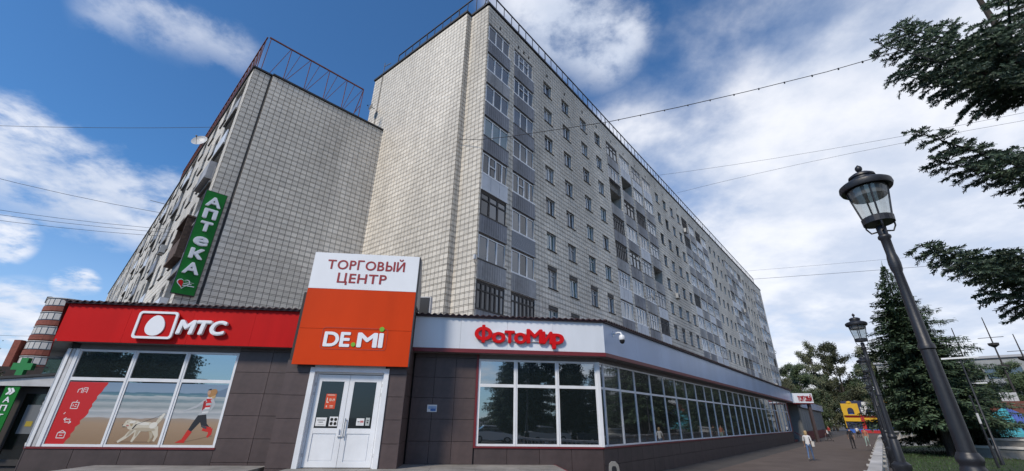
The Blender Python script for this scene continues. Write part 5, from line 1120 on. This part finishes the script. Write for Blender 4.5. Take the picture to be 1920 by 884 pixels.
# ------------------------------------------------------------------ park on the right
PL = T((28.8, 27.3, 0)) @ Rz(-45); lm = thing('park_lamp', 'slim dark park lamp with a flat white bar on top among the spruces', 'street lamp', PL)
obj('pole', MB().lathe([(.10, 0), (.09, 1.0), (.055, 1.05), (.04, 6.0)], 10), M_blackiron, lm, PL, True); obj('light_bar', MB().box(-.85, .85, -.09, .09, 6.0, 6.1), M_white, lm, PL)
PL = T((47.5, 44.5, 0)) @ Rz(-45); lm = copy_tree(lm, PL, 'distant park lamp with a white bar, right of the spruces', None)
MP = T((26.7, 25.6, 0)); mp_ = thing('marker_post', 'thin dark post with a white band standing on the lawn at the right', 'post', MP)
obj('pole', MB().lathe([(.065, 0), (.06, 1.25), (.046, 1.27), (.040, 3.55), (.06, 3.57), (.06, 3.66), (.01, 3.72)], 10), M_blackiron, mp_, MP); obj('band', MB().lathe([(.056, 2.2), (.054, 2.75)], 10), M_greywhite, mp_, MP)
MP = T((45.5, 42.6, 0)); mp_ = thing('marker_post', 'dark post before the blue and teal tent', 'post', MP); obj('pole', MB().lathe([(.13, 0), (.12, .9), (.07, .95), (.06, 4.4), (.02, 4.45)], 10), M_blackiron, mp_, MP)
TM = T((66.2, 60.0, 0)) @ Rz(-44); tn = thing('tent', 'teal and violet blue tent roof beyond the balustrade at the right', 'tent', TM)
tt = mat('teal_canvas', (.05, .30, .36), .6, .1, 2); tv = mat('violet_blue_canvas', (.06, .10, .34), .6, .1, 2)
ap = (.3, 0, 4.5); cs_ = [(-4.6, -3.4, 1.2), (.9, -3.4, 1.2), (4.8, -3.4, 1.2), (4.8, 3.4, 1.2), (-4.6, 3.4, 1.2)]
for i, m_ in enumerate((tt, tv, tv, tt, tt)):
    a, b = cs_[i], cs_[(i + 1) % 5]; mb = MB(); mb.poly([a, b, ap]); mb.poly([(a[0], a[1], a[2] - .35), (b[0], b[1], b[2] - .35), b, a]); obj('roof_panel', mb, m_, tn, TM)
for q in cs_: obj('pole', MB().bar((q[0] * .97, q[1] * .97, 0), (q[0] * .97, q[1] * .97, 1.2), .05), M_white, tn, TM)
for (x, y, h, lb) in ((69.0, 60.0, 16.6, 'tallest thin ship mast with crow nests against the sky at the right'), (71.0, 58.8, 14.0, 'second thin ship mast with a crow nest, right of the tallest'), (65.5, 61.5, 15.3, 'bare thin spire left of the masts')):
    MM = T((x, y, 0)); t = thing('mast', lb, 'mast', MM); obj('pole', MB().lathe([(.16, 0), (.11, 9), (.05, h)], 8), M_darkwood, t, MM)
    if 'spire' not in lb:
        for z in (9.6, 12.6) if h > 16 else (10.6,): obj('crow_nest', MB().lathe([(.12, z - .3), (.55, z), (.6, z + .3), (.15, z + .35)], 10), M_darkwood, t, MM); obj('yard', MB().bar((-.9, .9, z + 1.1), (.9, -.9, z + 1.1), .05), M_darkwood, t, MM)
SB = T((69.8, 59.6, 0)) @ Rz(-45); t = thing('ship_ride', 'white topped wooden ship ride half hidden by trees under the masts', 'ride', SB)
obj('hull', MB().prism([(-4.6, 5.2), (-3.2, 3.2), (3.2, 3.2), (4.8, 5.6), (3.6, 5.3), (-3.5, 5.1)], -1.2, 1.2), mat('ship_brown', (.14, .04, .025), .7, .2, 3), t, SB); obj('deck_house', MB().box(-2.4, -.8, -.8, .8, 5.2, 6.3).box(.9, 2.2, -.7, .7, 5.2, 5.9), M_greywhite, t, SB); obj('support', MB().box(-1, 1, -1, 1, 0, 3.2), M_darkwood, t, SB)
BBx = fr(74.9, 57.9, 0, 135); t = thing('blue_board', 'tall plain blue board at the right edge beside the masts', 'board', BBx); obj('face', MB().box(.0, 6, 0, .3, 7.6, 14.6), mat('blue_board_paint', (.05, .13, .36), .5, .05, 2), t, BBx)
for xx in (.6, 5.2): obj('leg', MB().box(xx, xx + .3, .05, .3, 0, 7.595), M_darkwood, t, BBx)
GB = fr(92, 108, 0, 133); t = thing('grey_hall', 'low grey building far behind the masts', 'building', GB); obj('wall', MB().box(0, 70, 0, 12, 0, 15.8), mat('grey_hall_wall', (.27, .28, .28), .8, .1, 1), t, GB); obj('roof', MB().box(-.4, 70.4, -.4, 12.4, 15.805, 16.3), mat('hall_roof', (.36, .36, .37), .7), t, GB)
for i in range(20): obj('window', MB().box(1.2 + i * 3.4, 3.4 + i * 3.4, -.06, .05, 11.5, 13.8), M_pane[1], t, GB)
for i, (x, y, s_, lb) in enumerate(((68.0, 65.0, .70, 'round dark green tree behind the tent, between the spruces and the masts'), (75.5, 64.5, .70, 'bushy dark tree beside the ship ride at the right edge'), (62, 67.5, .75, 'dark tree behind the spruces, left of the tent'), (64.5, 62.8, .78, 'green tree rising right behind the left half of the tent'), (71.2, 66.5, .82, 'green tree rising behind the right half of the tent'), (67.5, 69.5, .95, 'taller green tree farther behind the tent'), (74, 74, .9, 'dark tree far behind the ship ride'), (83, 72, .9, 'dark tree at the far right before the grey hall'))): tree('leafy_tree', bB, T((x, y, -.6)) @ Rz(50 * i) @ Matrix.Scale(s_, 4), lb)
BT = T((35.5, 33.0, 0)) @ Rz(-48); t = thing('stone_planter', 'pale stepped stone planter on the lawn at the lower right corner', 'planter', BT)
obj('block', MB().prism([(-1.6, 0), (3.2, 0), (3.4, .62), (-1.9, .62)], -.9, .9), M_concrete, t, BT); obj('rim', MB().box(-2.0, 3.5, -1.0, 1.0, .622, .78), M_bal, t, BT); obj('block', MB().box(-.6, 3.0, -.3, .9, .782, 1.15), M_concrete, t, BT); obj('rim', MB().box(-.8, 3.2, -.4, 1.0, 1.152, 1.28), M_bal, t, BT)

# ------------------------------------------------------------------ left edge: pharmacy entry, brick tower, trees
PF = fr(-17.25, 17.05, 0, 84); ph = thing('pharmacy_entry', 'dark pharmacy entry with a pale slanted canopy at the left end of the shop', 'shop', PF)
obj('wall', MB().box(-6, -.02, .35, 3, 0, 3.0), M_core, ph, PF); obj('post', MB().box(-.12, .22, -.05, .3, 0, 4.3), M_burg, ph, PF)
obj('canopy', MB().prism([(-4.2, 3.0), (.0, 3.0), (.0, 3.42), (-4.2, 3.02)], -.12, .3), M_greywhite, ph, PF); obj('roof', MB().prism([(-4.4, 3.025), (.05, 3.43), (.05, 3.52), (-4.4, 3.10)], -.2, 3), M_roofdark, ph, PF)
mb = MB(); mb.box(-1.45, -1.37, .28, .34, .3, 2.95); mb.box(-.5, -.42, .28, .34, .3, 2.95); mb.box(-1.37, -.5, .28, .34, 2.75, 2.95); mb.box(-1.37, -.5, .28, .34, .3, .5); dl = obj('door', mb, M_darkwood, ph, PF)
obj('pane', MB().box(-1.38, -.49, .31, .33, .5, 2.76), M_door, dl, PF); obj('notice', MB().box(-1.15, -.55, .296, .306, 1.35, 2.35), mat('grey_notice', (.14, .15, .16), .5), dl, PF)
obj('notice', MB().box(-.95, -.72, .288, .294, 1.6, 1.78), mat('yellow_notice', (.35, .26, .02), .6), dl, PF)
for z in (2.22, 2.42, 2.62): obj('notice', MB().lathe([(.09, 0), (.09, .01)], 14), M_greywhite, dl, PF @ T((-.58, .30, z)) @ Rx(90))
PG = PF @ T((-1.86, -.04, .80)); ps = thing('pharmacy_banner', 'narrow green banner with white vertical letters and a double arrow at the left edge', 'sign', PG); obj('board', MB().box(0, .50, -.04, 0, 0, 2.26), M_green, ps, PG)
for i, ch in enumerate('АПТЕКА'): letters(ps, PG, ch, .15, .36, 1.62 - i * .295, .20, .02, M_letterW, .02, -.04)
letters(ps, PG, '»', .13, .38, 1.90, .34, .02, M_letterW, .03, -.04)
GC = PF @ T((-2.1, .5, 3.42)); gc = thing('green_cross', 'bright green pharmacy cross above the pale canopy', 'sign', GC); bgm = mat('bright_green_plastic', (.012, .20, .045), .5)
obj('cross', MB().prism([(-.13, 0), (.13, 0), (.13, .2), (.36, .2), (.36, .46), (.13, .46), (.13, .66), (-.13, .66), (-.13, .46), (-.36, .46), (-.36, .2), (-.13, .2)], -.08, .08), bgm, gc, GC); obj('bracket', MB().bar((.3, .05, .33), (.8, .1, .33), .03), M_black, gc, GC)
GP = PF @ T((-1.6, .8, 3.5)); gp = thing('glass_lantern_roof', 'greenish glass box above the pharmacy canopy beside the red fascia', 'roof', GP); obj('glazing', MB().box(0, 1.6, 0, 1.5, 0, .62), glassy('greenish_glass', (.05, .09, .08), .3, .04), gp, GP); obj('frame', MB().box(-.04, 1.64, -.04, 1.54, .622, .70), M_black, gp, GP)
obj('frame', MB().box(.78, .82, -.03, 0, 0, .62), M_black, gp, GP)
BKx = T((-88.9, 83, 0)); bk = thing('brick_tower', 'far red brick tower block with curved white banded balconies', 'apartment building', BKx)
M_brick = mat('red_brick', (.22, .065, .045), .9, .25, 3); M_band = mat('pale_balcony_band', (.50, .48, .46), .7, .15, 2)
obj('wall', MB().lathe([(3.4, 0), (3.4, 21.6), (3.6, 21.6), (3.6, 22.1), (3.0, 22.3)], 24), M_brick, bk, BKx); 
for k in range(8):
    z = .8 + 2.75 * k
    for q in range(10):
        a_ = R(200 + q * 16); obj('window', MB().box(-.42, .42, -.03, .05, 0, 1.15), M_band, bk, BKx @ T((3.63 * math.cos(a_), 3.63 * math.sin(a_), z + 1.1)) @ Rz(290 + q * 16))
    obj('balcony_band', MB().lathe([(3.42, z), (3.75, z), (3.75, z + .9), (3.42, z + .92)], 24), M_brick, bk, BKx)
    obj('window', MB().lathe([(3.43, z + 1.0), (3.62, z + 1.0), (3.62, z + 2.35), (3.43, z + 2.36)], 20), M_pane[1], bk, BKx); obj('balcony_slab', MB().lathe([(3.42, z + 2.42), (3.8, z + 2.42), (3.8, z + 2.54), (3.42, z + 2.56)], 24), M_band, bk, BKx)
W2 = fr(-87.2, 81.5, 0, 100); obj('wing', MB().box(0, 12, 0, 10, 0, 21.0), M_brick, bk, W2)
for k in range(7):
    for j in range(4): obj('window', MB().box(.6 + j * 2.8, 2.6 + j * 2.8, -.15, .1, 2 + k * 2.75, 3.6 + k * 2.75), M_band if (k + j) % 2 else M_pane[1], bk, W2)
obj('wing', MB().box(-1.2, 0, -.6, 9, 0, 14.5), M_brick, bk, fr(-92.2, 80.5, 0, 84)); obj('chimney', MB().box(-.4, .4, -.4, .4, 22.1, 23.4), M_roofdark, bk, T((-93.0, 82.2, 0)))
HB = fr(-84, 66, 0, 60); t = thing('brown_house', 'low dark brown house far behind the pharmacy banner', 'house', HB); obj('wall', MB().box(0, 16, 0, 8, 0, 6.6), mat('brown_wall', (.09, .06, .05), .9, .2, 2), t, HB); obj('roof', MB().prism([(-.5, 6.61), (16.5, 6.61), (14, 8.6), (2, 8.6)], -.5, 8.5), mat('brown_roof', (.06, .045, .04), .9, .2, 2), t, HB)
for j in range(5): obj('window', MB().box(1 + j * 3, 2.6 + j * 3, -.06, .05, 3.2, 5.0), M_pane[1], t, HB)
tree('leafy_tree', bB, T((-71.5, 57.5, -2)) @ Matrix.Scale(.88, 4), 'dark leafy tree at the far left edge by the brown house'); tree('leafy_tree', bB, T((-66.5, 50, -4)) @ Rz(70) @ Matrix.Scale(.72, 4), 'lower dark tree left of the pharmacy banner')
HR = fr(-82, 84, 0, 60); t = thing('roof_hut', 'small dark roofed building top between the red fascia and the left block', 'building', HR); obj('wall', MB().box(0, 7, 0, 6, 0, 21), mat('hut_grey', (.2, .2, .2), .8), t, HR); obj('roof', MB().box(-.5, 7.5, -.5, 6.5, 21.005, 22.2), M_roofdark, t, HR)

# ------------------------------------------------------------------ overhead cables
def cable(pts, r, label, bulbs=0):
    mb = MB(); mb.tube(pts, r, 5); o = tag(obj('overhead_cable', mb, M_wire), label, 'cable')
    if bulbs:
        for i in range(len(pts) - 1):
            for k in range(3):
                p = Vector(pts[i]).lerp(Vector(pts[i + 1]), (k + .5) / 3); obj('clip', MB().box(p.x - .016, p.x + .016, p.y - .016, p.y + .016, p.z - .05, p.z + .016), M_wire, o, I4)
    return o
cable([(-9.62, 27.32, 23.25), (-7.77, 25.66, 21.5), (-4.78, 22.98, 19.29), (-2.01, 20.51, 17.48), (-.38, 19.05, 16.59), (1.05, 17.77, 15.89), (4.24, 14.92, 14.35), (6.48, 12.92, 13.47), (8.25, 11.33, 12.83), (9.9, 9.85, 12.29), (11.17, 8.71, 11.98), (17.0, 10.2, 11.6)], [.016] * 8 + [.013, .012, .011, .011], 'long sagging cable with small clips crossing in front of the tower to the near spruce', 1)
def sag(a, b, s_, n=10):
    a, b = Vector(a), Vector(b)
    if a.x < -30: b = b + (b - a) * .10
    return [tuple(a.lerp(b, i / n) - Vector((0, 0, s_ * 4 * (i / n) * (1 - i / n)))) for i in range(n + 1)]
cable(sag((-44, 24.5, 21.3), (-24.6, 25.6, 22.1), .25), .016, 'thin cable level across the blue sky to the top of the left block')
cable(sag((-46, 16.8, 18.4), (-27.4, 28.6, 16.6), .9), .014, 'single cable sagging across the long left cloud')
for i, (dz, lb) in enumerate(((0, 'upper cable of the left bundle below the long cloud'), (-.28, 'middle cable of the left bundle below the long cloud'), (-.62, 'lowest cable of the left bundle below the long cloud'))): cable(sag((-44.5, 18.0, 14.6 + dz * 1.4), (-27.7, 28.8, 15.3 + dz), .7), .013, lb)
cable(sag((-60, 40, 9.3), (-71, 70, 14), .5), .018, 'short cable across the clouds at the far left')
cable(sag((12.5, 32.12, 22.39), (40, 15, 19.5), .6), .010, 'thin faint cable in the right sky above the lamp')
cable(sag((14.7, 32.19, 20.75), (40, 15, 18.2), -.6), .010, 'fainter cable in the right sky running up to the right')
cable(sag((20.02, 32.87, 12.99), (42, 20.5, 11.8), .1), .012, 'cable crossing behind the lamp pole low in the right sky'); cable(sag((19.6, 32.9, 13.7), (42, 20.5, 12.6), .1), .007, 'faint upper companion of the low cable in the right sky')

# ------------------------------------------------------------------ the street behind the camera, seen mirrored in the glass
sp_g = 'trees across the street mirrored in the shop windows'
foto = [(6.6, -15, 's'), (9.4, -17, 's'), (12.2, -15, 'l'), (15.0, -18, 's'), (18.0, -15, 's'), (21.5, -17, 'l')]; mts = [(-40, -14, 'l'), (-37, -17, 's'), (-33.8, -15, 's'), (-30.5, -17, 'l'), (-27.5, -15, 's')]
words = ['first', 'second', 'third', 'fourth', 'fifth', 'sixth']
for lst, wn in ((foto, 'photo shop window'), (mts, 'red poster window')):
    for i, (x, y, k) in enumerate(lst):
        tree('street_tree', spB if k == 's' else bB, T((x, y, -.2)) @ Rz(43 * i), '%s mirrored in the %s, %s from the left' % ('dark spruce' if k == 's' else 'leafy tree', wn, words[i]), 'tree', sp_g)
tree('street_tree', spB, T((-4, -22, 0)), 'dark spruce mirrored faintly in the glass of the white doors', 'tree', sp_g)
tree('spruce_tree', spB, T((48, 36, -.5)), 'dark spruce mirrored in the long shop window bays nearest the glazed corner')
CP = mat('car_paint_silver', (.45, .46, .48), .3, 0, 1, metal=.3); CW = mat('car_paint_white', (.62, .62, .62), .3)
def car(M, paint, label):
    t = thing('parked_car', label, 'car', M, 'cars parked across the street')
    obj('body', MB().prism([(-2.1, .28), (2.1, .28), (2.15, .62), (2.0, .82), (1.1, .95), (-1.7, 1.0), (-2.1, .9), (-2.15, .5)], -.85, .85), paint, t, M); obj('cabin', MB().prism([(-1.6, 1.0), (1.05, .95), (.35, 1.42), (-.9, 1.46)], -.70, .70), M_glassd, t, M); obj('roof', MB().prism([(-.95, 1.44), (.38, 1.41), (.3, 1.49), (-.85, 1.52)], -.71, .71), paint, t, M)
    for qx in (-1.3, 1.3):
        for qy in (-.8, .8): wl = obj('wheel', MB().lathe([(.31, -.1), (.31, .1)], 16), M_black, t, M @ T((qx, qy, .31)) @ Rx(90)); obj('rim', MB().lathe([(.19, -.105), (.19, .105)], 12), M_metal, wl, M @ T((qx, qy, .31)) @ Rx(90))
    for qy in (-.62, .62): obj('headlight', MB().box(2.08, 2.16, qy - .16, qy + .16, .62, .76), M_white, t, M)
car(T((3.6, -9, 0)), CW, 'white car parked across the street, mirrored in the photo shop window'); car(T((9.2, -9.3, 0)), CP, 'silver car parked across the street, mirrored in the middle pane'); car(T((14.6, -9.1, 0)), mat('car_paint_dark', (.03, .035, .05), .3), 'dark car parked across the street, mirrored by the glazed corner')
